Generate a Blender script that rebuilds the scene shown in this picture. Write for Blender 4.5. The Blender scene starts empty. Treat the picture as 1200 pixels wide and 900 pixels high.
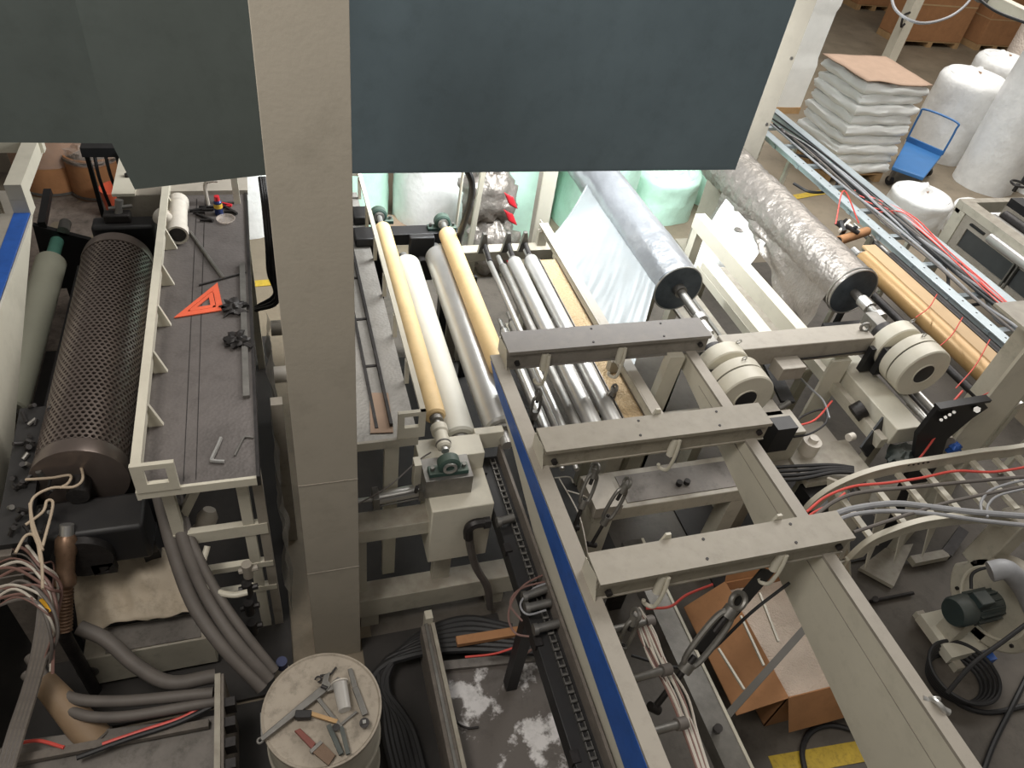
import bpy, math, random
from math import sin, cos, pi
from mathutils import Vector, Matrix, noise
V = Vector
random.seed(7)
SC = bpy.context.scene
COL = SC.collection
# ---------------------------------------------------------------- camera
CAM_H = 4.0
FPX = 857.7                                   # focal length in pixels of the 1200 px wide frame
_p, _y, _r = math.radians(42.0337), math.radians(-22.6396), math.radians(10.0695)
_Rz = Matrix.Rotation(_y, 3, 'Z')
_f = _Rz @ V((0, cos(_p), -sin(_p))); _u = _Rz @ V((0, sin(_p), cos(_p))); _x = _Rz @ V((1, 0, 0))
RT = cos(_r) * _x + sin(_r) * _u; UP = -sin(_r) * _x + cos(_r) * _u; FW = _f
cam_d = bpy.data.cameras.new('camera'); cam = bpy.data.objects.new('camera', cam_d); COL.objects.link(cam)
cam_d.sensor_width = 36; cam_d.lens = FPX / 1200 * 36; cam_d.clip_end = 200
cam.matrix_world = Matrix(((RT.x, UP.x, -FW.x, 0), (RT.y, UP.y, -FW.y, 0), (RT.z, UP.z, -FW.z, CAM_H), (0, 0, 0, 1)))
SC.camera = cam
# ---------------------------------------------------------------- view, world, lights
SC.view_settings.view_transform = 'Standard'; SC.view_settings.look = 'None'
SC.view_settings.gamma = 1.0; SC.view_settings.use_curve_mapping = False
SC.view_settings.exposure = 0.0
wd = bpy.data.worlds.new('hall_light'); SC.world = wd; wd.use_nodes = True
wd.node_tree.nodes['Background'].inputs[0].default_value = (1.0, 0.96, 0.90, 1)
wd.node_tree.nodes['Background'].inputs[1].default_value = 0.10
def area(name, loc, target, sx, sy, power, color=(1, 1, 1)):
    l = bpy.data.lights.new(name, 'AREA'); l.shape = 'RECTANGLE'; l.size = sx; l.size_y = sy; l.energy = power; l.color = color
    o = bpy.data.objects.new(name, l); COL.objects.link(o); o.location = loc
    o.rotation_euler = (V(target) - V(loc)).to_track_quat('-Z', 'Y').to_euler()
    return o
area('hall_light_right', (8.5, 7.5, 7.5), (7.5, 6.0, 0), 7, 7, 900, (1, 0.97, 0.93))
area('hall_light_near', (3.2, -0.5, 6.5), (2.8, 2.0, 1), 3.0, 3.0, 45, (1, 0.95, 0.87))
area('hall_light_stairs', (-1.0, -2.2, 4.6), (1.6, 2.0, 1.1), 2.2, 1.6, 10, (1, 0.96, 0.88))  # unseen fill lamp added on the camera side to light the front faces
area('hall_light_centre', (-1.3, 0.9, 5.4), (1.1, 1.8, 0.9), 1.4, 1.0, 95, (1, 0.96, 0.90))
area('hall_light_left', (-1.5, 1.0, 6.5), (-0.6, 3.0, 1), 2.5, 2.5, 14, (1, 0.92, 0.84))
area('tube_light_behind_sheet', (2.3, 4.5, 2.75), (2.4, 5.9, 0.6), 2.4, 0.35, 210, (0.93, 0.98, 1.0))
area('tube_light_over_platforms', (0.9, 4.3, 4.7), (0.8, 3.6, 1), 2.2, 0.8, 48, (1, 0.98, 0.94))  # unseen fill lamp added to brighten the rollers and platforms
area('tube_light_over_rolls', (3.9, 4.5, 5.0), (3.4, 3.6, 1), 2.4, 1.0, 32, (0.96, 0.98, 1.0))

# ---------------------------------------------------------------- measuring helpers (pixel of the photograph -> metres)
CP = V((0, 0, CAM_H))
def _ray(px, py): return FW * FPX + RT * (px - 600) + UP * (450 - py)
def W(px, py, z=0.0):
    d = _ray(px, py); return CP + d * ((z - CAM_H) / d.z)
def WX(px, py, X):
    d = _ray(px, py); return CP + d * (X / d.x)
def WY(px, py, Y):
    d = _ray(px, py); return CP + d * (Y / d.y)
# ---------------------------------------------------------------- materials
def lin(c):
    return tuple(((v / 255) / 12.92 if v / 255 <= 0.04045 else ((v / 255 + 0.055) / 1.055) ** 2.4) for v in c) + (1,)
MATS = {}
def mat(name, c, rough=0.5, metal=0.0, var=0.12, ns=6.0, bump=0.0, bs=40.0, dust=0.0, dustc=(150, 140, 125), c2=None, blot=0.0,
        trans=0.0, alpha=1.0, vor=0.0, emit=None, wave=None, spec=0.5):
    m = bpy.data.materials.new(name); m.use_nodes = True; nt = m.node_tree; N = nt.nodes; L = nt.links
    b = N['Principled BSDF']; b.inputs['Roughness'].default_value = rough; b.inputs['Metallic'].default_value = metal
    b.inputs['Specular IOR Level'].default_value = spec
    tc = N.new('ShaderNodeTexCoord'); out = tc.outputs['Object']
    n = N.new('ShaderNodeTexNoise'); n.inputs['Scale'].default_value = ns; n.inputs['Detail'].default_value = 8; n.inputs['Roughness'].default_value = 0.65
    L.new(out, n.inputs['Vector'])
    r = N.new('ShaderNodeValToRGB'); a = lin(c)
    r.color_ramp.elements[0].position = 0.52 if c2 else 0.3; r.color_ramp.elements[1].position = 0.58 if c2 else 0.7
    r.color_ramp.elements[0].color = tuple(max(0, v * (1 - var)) for v in a[:3]) + (1,)
    r.color_ramp.elements[1].color = (lin(c2) if c2 else tuple(min(1, v * (1 + var)) for v in a[:3]) + (1,))
    L.new(n.outputs['Fac'], r.inputs['Fac']); col = r.outputs['Color']
    if blot:
        n2 = N.new('ShaderNodeTexNoise'); n2.inputs['Scale'].default_value = ns * 2.7; n2.inputs['Detail'].default_value = 10; n2.inputs['Roughness'].default_value = 0.75
        L.new(out, n2.inputs['Vector'])
        r2 = N.new('ShaderNodeValToRGB'); r2.color_ramp.elements[0].position = 0.5; r2.color_ramp.elements[1].position = 0.66
        L.new(n2.outputs['Fac'], r2.inputs['Fac'])
        mx = N.new('ShaderNodeMixRGB'); mx.blend_type = 'MULTIPLY'; mx.inputs['Color2'].default_value = (1 - blot, 1 - blot, 1 - blot * 1.05, 1)
        L.new(r2.outputs['Color'], mx.inputs['Fac']); L.new(col, mx.inputs['Color1']); col = mx.outputs['Color']
    if dust:
        g = N.new('ShaderNodeNewGeometry'); s = N.new('ShaderNodeSeparateXYZ'); L.new(g.outputs['Normal'], s.inputs[0])
        n3 = N.new('ShaderNodeTexNoise'); n3.inputs['Scale'].default_value = 14; n3.inputs['Detail'].default_value = 6; L.new(out, n3.inputs['Vector'])
        mr = N.new('ShaderNodeMapRange'); mr.inputs['From Min'].default_value = 0.3; mr.inputs['From Max'].default_value = 0.7
        mr.inputs['To Min'].default_value = dust * 0.5; mr.inputs['To Max'].default_value = dust; L.new(n3.outputs['Fac'], mr.inputs['Value'])
        mu = N.new('ShaderNodeMath'); mu.operation = 'MULTIPLY'; mu.use_clamp = True; L.new(s.outputs['Z'], mu.inputs[0]); L.new(mr.outputs['Result'], mu.inputs[1])
        mx = N.new('ShaderNodeMixRGB'); mx.inputs['Color2'].default_value = lin(dustc); L.new(mu.outputs[0], mx.inputs['Fac']); L.new(col, mx.inputs['Color1']); col = mx.outputs['Color']
    L.new(col, b.inputs['Base Color'])
    hgt = None
    if vor:
        vt = N.new('ShaderNodeTexVoronoi'); vt.inputs['Scale'].default_value = vor; L.new(out, vt.inputs['Vector']); hgt = vt.outputs['Distance']
    elif wave:
        wv = N.new('ShaderNodeTexWave'); wv.inputs['Scale'].default_value = wave; wv.inputs['Distortion'].default_value = 3; L.new(out, wv.inputs['Vector']); hgt = wv.outputs['Fac']
    elif bump:
        nb = N.new('ShaderNodeTexNoise'); nb.inputs['Scale'].default_value = bs; nb.inputs['Detail'].default_value = 5; L.new(out, nb.inputs['Vector']); hgt = nb.outputs['Fac']
    if hgt is not None:
        bp = N.new('ShaderNodeBump'); bp.inputs['Strength'].default_value = bump or 0.4; bp.inputs['Distance'].default_value = 0.02
        L.new(hgt, bp.inputs['Height']); L.new(bp.outputs['Normal'], b.inputs['Normal'])
    if trans: b.inputs['Transmission Weight'].default_value = trans
    if alpha < 1: b.inputs['Alpha'].default_value = alpha
    if emit: b.inputs['Emission Color'].default_value = lin(emit); b.inputs['Emission Strength'].default_value = 1
    MATS[name] = m
    return m
CREAM = mat('cream_paint', (188, 182, 166), 0.45, var=0.08, ns=3, blot=0.22, dust=0.8, dustc=(128, 118, 106))
CREAM2 = mat('cream_paint_clean', (210, 204, 187), 0.42, var=0.06, ns=2, blot=0.10, dust=0.2)
COLM = mat('column_paint', (170, 162, 148), 0.5, var=0.08, ns=1.5, blot=0.12, bump=0.05, bs=60)
GREYP = mat('dusty_grey_paint', (158, 150, 138), 0.55, var=0.10, ns=4, blot=0.25, dust=0.7, dustc=(164, 156, 144))
DISCM = mat('blue_grey_end_disc', (78, 86, 94), 0.4, 0.4, var=0.25, ns=10, blot=0.3)
DUSTYD = mat('dark_dusty_channel_paint', (134, 128, 120), 0.5, var=0.12, ns=6, blot=0.25, dust=0.9, dustc=(118, 113, 110))
DUSTY = mat('dusty_channel_paint', (150, 143, 128), 0.6, var=0.12, ns=6, blot=0.3, dust=0.85, dustc=(172, 164, 152))
BLUE = mat('blue_paint', (44, 90, 168), 0.45, var=0.12, ns=8, blot=0.15)
SHEETL = mat('grey_sheet_steel', (88, 95, 92), 0.42, 0.15, var=0.10, ns=2.5, bump=0.03, bs=200, blot=0.10)
SHEETM = mat('blue_grey_sheet_steel', (112, 128, 136), 0.40, 0.15, var=0.10, ns=2.5, bump=0.03, bs=200, blot=0.10)
BLACK = mat('black_paint', (30, 30, 32), 0.5, var=0.2, ns=8, dust=0.12, dustc=(95, 88, 80))
RUBBER = mat('black_rubber', (30, 30, 32), 0.55, var=0.2, ns=10, dust=0.15, dustc=(90, 84, 78))
HOSEG = mat('grey_hose', (92, 86, 82), 0.6, var=0.15, ns=12, dust=0.5, dustc=(120, 112, 104))
CABLEG = mat('grey_cable', (150, 150, 152), 0.5, var=0.1, ns=10)
WHITEC = mat('white_cable', (190, 182, 170), 0.5, var=0.1, ns=10)
REDC = mat('red_cable', (214, 84, 74), 0.45, var=0.1)
BROWNC = mat('brown_cable', (122, 92, 84), 0.55, var=0.15)
STEEL = mat('bright_steel', (200, 198, 194), 0.32, 0.8, var=0.06, ns=4, bump=0.02, bs=80)
CHROME = mat('chrome_roller', (196, 194, 190), 0.32, 0.55, var=0.08, ns=3)
DSTEEL = mat('dull_steel', (130, 127, 122), 0.45, 0.7, var=0.2, ns=12, bump=0.05)
DARKM = mat('dark_oily_metal', (56, 53, 52), 0.5, 0.5, var=0.3, ns=14, blot=0.3, bump=0.1)
ALU = mat('galvanised_rail', (186, 196, 200), 0.36, 0.55, var=0.08, ns=4, blot=0.1)
TANR = mat('tan_rubber', (222, 192, 142), 0.55, var=0.07, ns=5, blot=0.06)
WHITER = mat('white_rubber', (205, 202, 190), 0.5, var=0.05, ns=3)
GREENR = mat('pale_grey_green_roller', (188, 186, 166), 0.45, var=0.06, ns=3)
GREENM = mat('green_bearing_paint', (52, 78, 70), 0.5, var=0.2, ns=14, dust=0.2)
MINT = mat('mint_green_shaft', (96, 150, 132), 0.5)
FOIL = mat('foil_bubble_film', (138, 131, 124), 0.36, 0.55, var=0.12, ns=10, bump=0.5, bs=34)
FOILS = mat('silver_film', (158, 160, 164), 0.30, 0.65, var=0.08, ns=6, bump=0.08, vor=30)
WEBM = mat('thin_film_web', (138, 142, 143), 0.38, 0.2, var=0.05, ns=5, bump=0.12, bs=10, alpha=0.88)
KRAFT = mat('kraft_paper', (188, 158, 118), 0.55, var=0.07, ns=5)
GOLD = mat('gold_brown_roll', (172, 138, 92), 0.38, 0.25, var=0.08, ns=5)
CARD = mat('cardboard', (170, 122, 82), 0.8, var=0.10, ns=6, blot=0.10)
CARDP = mat('pale_cardboard', (168, 142, 122), 0.8, var=0.08, ns=6)
FIBRE = mat('fibre_drum_board', (168, 118, 78), 0.6, var=0.12, ns=6, blot=0.12)
BUB = mat('bubble_wrap', (238, 238, 236), 0.34, var=0.10, ns=5, bump=0.35, bs=16)
BUBG = mat('green_bubble_wrap', (196, 232, 214), 0.34, var=0.12, ns=3, bump=0.35, bs=16)
SACK = mat('white_plastic_sack', (236, 236, 232), 0.32, var=0.05, ns=4, bump=0.18, bs=14)
CLEAR = mat('clear_plastic_bag', (214, 200, 188), 0.22, var=0.08, ns=8, bump=0.5, bs=14, alpha=0.30)
FILMD = mat('dirty_plastic_film', (120, 114, 106), 0.35, var=0.2, ns=6, bump=0.6, bs=12, alpha=0.6)
CARTB = mat('blue_cart_plastic', (58, 112, 168), 0.4, var=0.08)
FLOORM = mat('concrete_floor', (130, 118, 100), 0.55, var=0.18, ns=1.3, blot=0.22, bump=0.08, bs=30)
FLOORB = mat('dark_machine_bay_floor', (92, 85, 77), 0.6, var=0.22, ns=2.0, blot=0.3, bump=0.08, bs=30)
ORDN = ['first', 'second', 'third', 'fourth', 'fifth', 'sixth', 'seventh', 'eighth', 'ninth', 'tenth']
FLOORD = mat('littered_floor', (120, 108, 98), 0.75, var=0.3, ns=9, blot=0.4, bump=0.3, bs=22)
YEL = mat('worn_yellow_paint', (190, 160, 50), 0.6, var=0.15, ns=12, blot=0.35)
WOOD = mat('raw_wood', (176, 142, 100), 0.75, var=0.15, ns=10)
DWOOD = mat('dusty_channel', (112, 104, 96), 0.7, var=0.2, ns=16, blot=0.2)
TREAD = mat('tread_plate', (108, 102, 99), 0.45, 0.3, var=0.16, ns=3, blot=0.2, bump=0.07, vor=60)
TREAD2 = mat('light_tread_plate', (150, 146, 140), 0.45, 0.2, var=0.12, ns=4, blot=0.2, bump=0.09, vor=60)
PLATE = mat('dirty_flat_plate', (118, 112, 106), 0.55, 0.2, var=0.25, ns=4, blot=0.35)
FLAKE = mat('plate_with_flaking_white_paint', (112, 104, 98), 0.55, 0.1, var=0.25, ns=4, c2=(214, 210, 208), blot=0.2)
DRUMM = mat('perforated_sleeve_steel', (122, 110, 103), 0.34, 0.6, var=0.12, ns=6)
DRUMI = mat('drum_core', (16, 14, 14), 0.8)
ORANGE = mat('orange_red_plastic', (216, 96, 66), 0.5)
RED = mat('red_print', (196, 38, 48), 0.5)
MOTOR = mat('motor_green', (48, 60, 60), 0.5, var=0.2, dust=0.2)
CONC = mat('barrel_lid', (158, 147, 132), 0.6, var=0.10, ns=8, blot=0.35, bump=0.05)
TANM = mat('perforated_tan_panel', (196, 170, 132), 0.5, 0.2, var=0.08, ns=8, bump=0.5, vor=60)
BRONZE = mat('bronze_fitting', (130, 104, 84), 0.4, 0.6, var=0.2, ns=14, blot=0.2)
TARP = mat('dirty_cream_cover', (178, 164, 144), 0.7, var=0.12, ns=4, blot=0.25, bump=0.3, bs=6)
PIPEW = mat('white_pipe', (210, 202, 190), 0.45, var=0.06, blot=0.1)
HANDLE = mat('red_brown_handle', (120, 66, 56), 0.5)
# ---------------------------------------------------------------- mesh builder
def perp(d):
    d = d.normalized(); a = V((0, 0, 1)) if abs(d.z) < 0.9 else V((0, 1, 0))
    s = d.cross(a).normalized(); return s, s.cross(d).normalized()
def spline(pts, k=6):
    if len(pts) < 3: return [V(p) for p in pts]
    P = [V(p) for p in pts]; P = [P[0] * 2 - P[1]] + P + [P[-1] * 2 - P[-2]]; o = []
    for i in range(1, len(P) - 2):
        for j in range(k):
            t = j / k; a, b, c, d = P[i - 1], P[i], P[i + 1], P[i + 2]
            o.append(0.5 * ((2 * b) + (c - a) * t + (2 * a - 5 * b + 4 * c - d) * t * t + (3 * b - a - 3 * c + d) * t ** 3))
    o.append(P[-2]); return o
class MB:
    def __init__(s): s.v = []; s.f = []; s.cut = []
    def add(s, vs, fs):
        n = len(s.v); s.cut.append((n, len(s.f))); s.v += [V(p) for p in vs]; s.f += [tuple(i + n for i in f) for f in fs]; return s
    def ob(s, c, a, b, d):
        c, a, b, d = V(c), V(a), V(b), V(d); vs = [c + a * i + b * j + d * k for k in (-1, 1) for j in (-1, 1) for i in (-1, 1)]
        fs = [(0, 2, 3, 1), (4, 5, 7, 6), (0, 1, 5, 4), (2, 6, 7, 3), (0, 4, 6, 2), (1, 3, 7, 5)]
        if a.cross(b).dot(d) < 0: fs = [tuple(reversed(f)) for f in fs]
        return s.add(vs, fs)
    def box(s, x0, y0, z0, x1, y1, z1):
        x0, x1 = sorted((x0, x1)); y0, y1 = sorted((y0, y1)); z0, z1 = sorted((z0, z1))
        return s.ob(((x0 + x1) / 2, (y0 + y1) / 2, (z0 + z1) / 2), ((x1 - x0) / 2, 0, 0), (0, (y1 - y0) / 2, 0), (0, 0, (z1 - z0) / 2))
    def bar(s, p0, p1, w, h, up=(0, 0, 1)):
        p0, p1 = V(p0), V(p1); d = p1 - p0; up = V(up)
        sd = d.cross(up)
        if sd.length < 1e-6: sd = d.cross(V((0, 1, 0)))
        sd.normalize(); u = sd.cross(d).normalized()
        return s.ob((p0 + p1) / 2, d / 2, sd * w / 2, u * h / 2)
    def cyl(s, p0, p1, r, r1=None, n=24, cap=True):
        p0, p1 = V(p0), V(p1); r1 = r if r1 is None else r1; a, b = perp(p1 - p0); vs = []; fs = []
        for i in range(n):
            t = 2 * pi * i / n; e = a * cos(t) + b * sin(t); vs += [p0 + e * r, p1 + e * r1]
        for i in range(n):
            j = (i + 1) % n; fs.append((2 * i, 2 * i + 1, 2 * j + 1, 2 * j))
        if cap:
            fs.append(tuple(2 * i for i in range(n))); fs.append(tuple(2 * i + 1 for i in reversed(range(n))))
        return s.add(vs, fs)
    def lathe(s, p0, d, prof, n=32, closed=False):      # prof: (distance along d, radius)
        p0 = V(p0); d = V(d).normalized(); a, b = perp(d); vs = []; fs = []; m = len(prof)
        for t, r in prof:
            for i in range(n):
                q = 2 * pi * i / n; vs.append(p0 + d * t + (a * cos(q) + b * sin(q)) * r)
        for k in range(m if closed else m - 1):
            k2 = (k + 1) % m
            for i in range(n):
                j = (i + 1) % n; fs.append((k * n + i, k2 * n + i, k2 * n + j, k * n + j))
        if not closed:
            if prof[0][1] > 1e-5: fs.append(tuple(range(n)))
            if prof[-1][1] > 1e-5: fs.append(tuple((m - 1) * n + i for i in reversed(range(n))))
        return s.add(vs, fs)
    def tube(s, pts, r, n=8, k=6, smooth=True):
        P = spline(pts, k) if smooth else [V(p) for p in pts]
        vs = []; fs = []; a = None
        for i, p in enumerate(P):
            d = (P[min(i + 1, len(P) - 1)] - P[max(i - 1, 0)])
            if d.length < 1e-7: d = V((0, 0, 1))
            d.normalize()
            if a is None: a, b = perp(d)
            else:
                a = (a - d * a.dot(d)); a = a.normalized() if a.length > 1e-6 else perp(d)[0]; b = d.cross(a)
            if i == 0: b = d.cross(a)
            for j in range(n):
                q = 2 * pi * j / n; vs.append(p + (a * cos(q) + b * sin(q)) * r)
        for i in range(len(P) - 1):
            for j in range(n):
                j2 = (j + 1) % n; fs.append((i * n + j, i * n + j2, (i + 1) * n + j2, (i + 1) * n + j))
        fs.append(tuple(reversed(range(n)))); fs.append(tuple((len(P) - 1) * n + j for j in range(n)))
        return s.add(vs, fs)
    def ring(s, c, ax, R, r, n=24, m=8, arc=1.0, t0=0.0):
        c = V(c); a, b = perp(V(ax)); pts = [c + (a * cos(t0 + 2 * pi * arc * i / n) + b * sin(t0 + 2 * pi * arc * i / n)) * R for i in range(n + 1)]
        return s.tube(pts, r, m, smooth=False)
    def prism(s, poly, vec):
        P = [V(p) for p in poly]; vec = V(vec); n = len(P)
        nrm = V((0, 0, 0))
        for i in range(n): nrm += P[i].cross(P[(i + 1) % n])
        if nrm.dot(vec) > 0: P.reverse()
        vs = P + [p + vec for p in P]
        return s.add(vs, [tuple(range(n)), tuple(n + i for i in reversed(range(n)))] + [((i + 1) % n, i, n + i, n + (i + 1) % n) for i in range(n)])
    def frame(s, poly, inner, vec):                     # plate with a hole: same number of outer and inner corners
        P = [V(p) for p in poly]; Q = [V(p) for p in inner]; vec = V(vec); n = len(P)
        vs = P + Q + [p + vec for p in P] + [q + vec for q in Q]; fs = []
        for i in range(n):
            j = (i + 1) % n; fs += [(i, j, n + j, n + i), (2 * n + i, 3 * n + i, 3 * n + j, 2 * n + j), (i, 2 * n + i, 2 * n + j, j), (n + i, n + j, 3 * n + j, 3 * n + i)]
        return s.add(vs, fs)
    def grid(s, fn, nu, nv):
        vs = [fn(i / nu, j / nv) for i in range(nu + 1) for j in range(nv + 1)]
        return s.add(vs, [(i * (nv + 1) + j, (i + 1) * (nv + 1) + j, (i + 1) * (nv + 1) + j + 1, i * (nv + 1) + j + 1) for i in range(nu) for j in range(nv)])
    def ibeam(s, p0, p1, w, h, t=0.012, kind='I', side=1):   # upright web, flanges top and bottom
        p0, p1 = V(p0), V(p1); d = (p1 - p0).normalized(); sd = d.cross(V((0, 0, 1))).normalized(); u = sd.cross(d)
        for k in (-1, 1):
            off = V((0, 0, 0)) if kind == 'I' else sd * 0
            s.bar(p0 + u * k * (h - t) / 2, p1 + u * k * (h - t) / 2, w, t, u)
        wo = V((0, 0, 0)) if kind == 'I' else sd * side * (w - t) / 2
        return s.bar(p0 + wo, p1 + wo, t, h - 2 * t, u)
ORG = {}
def _mesh(name, mb, m, org, smooth=32, bevel=0.0, solid=0.0):
    me = bpy.data.meshes.new(name); me.from_pydata([tuple(p - org) for p in mb.v], [], mb.f)
    me.materials.append(m); me.validate(); me.update()
    import bmesh
    b = bmesh.new(); b.from_mesh(me); bmesh.ops.recalc_face_normals(b, faces=b.faces); b.to_mesh(me); b.free()
    if smooth:
        me.polygons.foreach_set('use_smooth', [True] * len(me.polygons)); me.set_sharp_from_angle(angle=math.radians(smooth))
    o = bpy.data.objects.new(name, me); COL.objects.link(o)
    if solid:
        q = o.modifiers.new('thickness', 'SOLIDIFY'); q.thickness = solid; q.offset = 0
    if bevel:
        q = o.modifiers.new('bevel', 'BEVEL'); q.width = bevel; q.segments = 2; q.limit_method = 'ANGLE'; q.angle_limit = 0.7
    return o
SPLIT = {'end_disc', 'end_nut', 'end_collar', 'shaft', 'edge_lip', 'bolt', 'weld_seam', 'screw_rod', 'union', 'rim_band', 'valve', 'handle', 'shackle', 'solenoid', 'shaft_collar', 'side_rail_', 'clip'}
def part(name, mb, m, parent, label=None, stuff=False, **k):
    if name in SPLIT and len(mb.cut) > 1 and not stuff:
        cs = mb.cut + [(len(mb.v), len(mb.f))]; o = None
        for i in range(len(cs) - 1):
            b = MB(); b.v = mb.v[cs[i][0]:cs[i + 1][0]]; b.f = [tuple(q - cs[i][0] for q in f) for f in mb.f[cs[i][1]:cs[i + 1][1]]]
            o = _part(name, b, m, parent, label, False, **k)
        return o
    return _part(name, mb, m, parent, label, stuff, **k)
def _part(name, mb, m, parent, label=None, stuff=False, **k):
    org = ORG[parent]; o = _mesh(name, mb, m, org, **k); o.parent = parent; ORG[o] = org
    if label: o['label'] = label
    if stuff: o['kind'] = 'stuff'
    return o
def thing(name, label, cat, loc, group=None):
    o = bpy.data.objects.new(name, None); COL.objects.link(o); o.location = loc; o.empty_display_size = 0.1
    ORG[o] = V(loc); o['label'] = label; o['category'] = cat
    if group: o['group'] = group
    return o
def one(name, label, cat, mb, m, group=None, kind=None, **k):
    xs = [p.x for p in mb.v]; ys = [p.y for p in mb.v]; zs = [p.z for p in mb.v]
    org = V(((min(xs) + max(xs)) / 2, (min(ys) + max(ys)) / 2, min(zs)))
    o = _mesh(name, mb, m, org, **k); o.location = org; ORG[o] = org
    if label: o['label'] = label
    if cat: o['category'] = cat
    if group: o['group'] = group
    if kind: o['kind'] = kind
    return o
def struct(name, mb, m, **k): return one(name, None, None, mb, m, kind='structure', **k)
def dup(root, delta, label=None, rotz=0):
    r = root.copy(); COL.objects.link(r); r.location = root.location + V(delta)
    if rotz: r.rotation_euler.z = root.rotation_euler.z + rotz
    if label: r['label'] = label
    for ch in list(root.children):
        c = ch.copy(); COL.objects.link(c); c.parent = r
        for g in list(ch.children):
            d = g.copy(); COL.objects.link(d); d.parent = c
    return r
def hose(name, label, cat, pts, r, m, group=None, n=8, raw=False):
    P = [V(p) if raw else W(*p) for p in pts]
    return one(name, label, cat, MB().tube(P, r, n), m, group)
def bolt(mb, p, ax, r=0.012, h=0.008): return mb.cyl(V(p), V(p) + V(ax).normalized() * h, r, n=6)
# ================================================================ SETTING
struct('floor', MB().box(-8, -3, -0.05, 20, 22, 0), FLOORM, smooth=0)
struct('floor', MB().box(0.3, -1.0, 0, 6.1, 5.6, 0.003), FLOORB, smooth=0)  # darker patch added over the floor around the machines
lit = MB()
lit.grid(lambda u, v: V((-2.6 + 2.1 * u, 4.2 + 3.6 * v, 0.004 + 0.012 * noise.noise(V((u * 9, v * 12, 1))))), 30, 40)
one('floor_litter', 'scatter of pale dust and scraps on the floor before the fibre drums', 'litter', lit, FLOORD, kind='stuff')
def stripe(n, a, b, w):
    a, b = W(*a), W(*b); d = (b - a).normalized(); s = V((-d.y, d.x, 0)) * w / 2
    struct(n, MB().prism([a - s + V((0, 0, .003)), a + s + V((0, 0, .003)), b + s + V((0, 0, .003)), b - s + V((0, 0, .003))], (0, 0, 0.004)), YEL, smooth=0)
stripe('trim_1', (905, 899), (1035, 876), 0.11)
stripe('trim_2', (232, 338), (350, 329), 0.09)
stripe('trim_3', (905, 236), (1000, 219), 0.10)
stripe('trim_4', (880, 118), (925, 128), 0.12)

# ---------------------------------------------------------------- big columns and hanging sheets
t = thing('support_column', 'tall beige steel column in the foreground, running from top edge down behind the barrel', 'column', (0.105, 2.15, 0))
part('face_plate', MB().box(-0.018, 2.05, 0, 0.228, 2.068, 3.95), COLM, t, bevel=0.002)
part('flange', MB().box(0.210, 2.068, 0, 0.228, 2.28, 3.95), COLM, t)
part('flange', MB().box(-0.018, 2.068, 0, 0.0, 2.28, 3.95), COLM, t)
sm = MB()
for z in (1.52, 0.86): sm.box(-0.0185, 2.048, z, 0.2285, 2.0505, z + 0.004)
part('weld_seam', sm, GREYP, t)
t = thing('rear_column', 'cream steel column standing behind the two film rolls, beside the dark hanging sheet', 'column', (4.37, 5.85, 0))
part('front_flange', MB().box(4.25, 5.70, 0, 4.50, 5.72, 4.6), COLM, t)
part('web', MB().box(4.365, 5.72, 0, 4.385, 6.0, 4.6), COLM, t)
part('rear_flange', MB().box(4.25, 6.0, 0, 4.50, 6.02, 4.6), COLM, t)
part('side_plate', MB().box(4.25, 5.72, 0, 4.256, 6.0, 4.6), COLM, t)
part('base_plate', MB().box(4.15, 5.62, 0, 4.60, 6.10, 0.02), COLM, t)
bb = MB()
for z in (1.5, 2.1, 2.9): bolt(bb, (4.46, 5.70, z), (0, -1, 0), 0.015)
part('bolt', bb, DSTEEL, t)
t = thing('hanging_sheet', 'wide blue-grey steel sheet hanging between the beige column and the cream column', 'sheet', (1.2, 2.96, 2.48))
part('panel', MB().box(0.12, 2.95, 2.475, 2.225, 2.958, 4.1), SHEETM, t)
part('folded_edge', MB().box(0.12, 2.95, 2.468, 2.225, 2.975, 2.476), SHEETM, t)
t = thing('hanging_sheet', 'blue-grey steel sheet at upper left with its lower edge above the fibre drums', 'sheet', (-1.2, 2.96, 2.6))
part('panel', MB().prism([(-2.6, 2.95, 2.62), (-0.30, 2.95, 2.60), (-0.30, 2.95, 4.1), (-2.6, 2.95, 4.1)], (0, 0.008, 0)), SHEETL, t)
t = thing('hanging_sheet', 'lower blue-grey sheet beside the beige column, its corner reaching over the machine cabinet', 'sheet', (-0.25, 2.6, 2.6))
a, b, c = WY(129, 164, 2.6), WY(158, 222, 2.6), WY(312, 205, 2.6)
part('panel', MB().prism([tuple(a), tuple(b), tuple(c), (c.x + 0.02, 2.6, 4.0), (a.x, 2.6, 4.0)], (0, 0.008, 0)), SHEETL, t)

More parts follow.
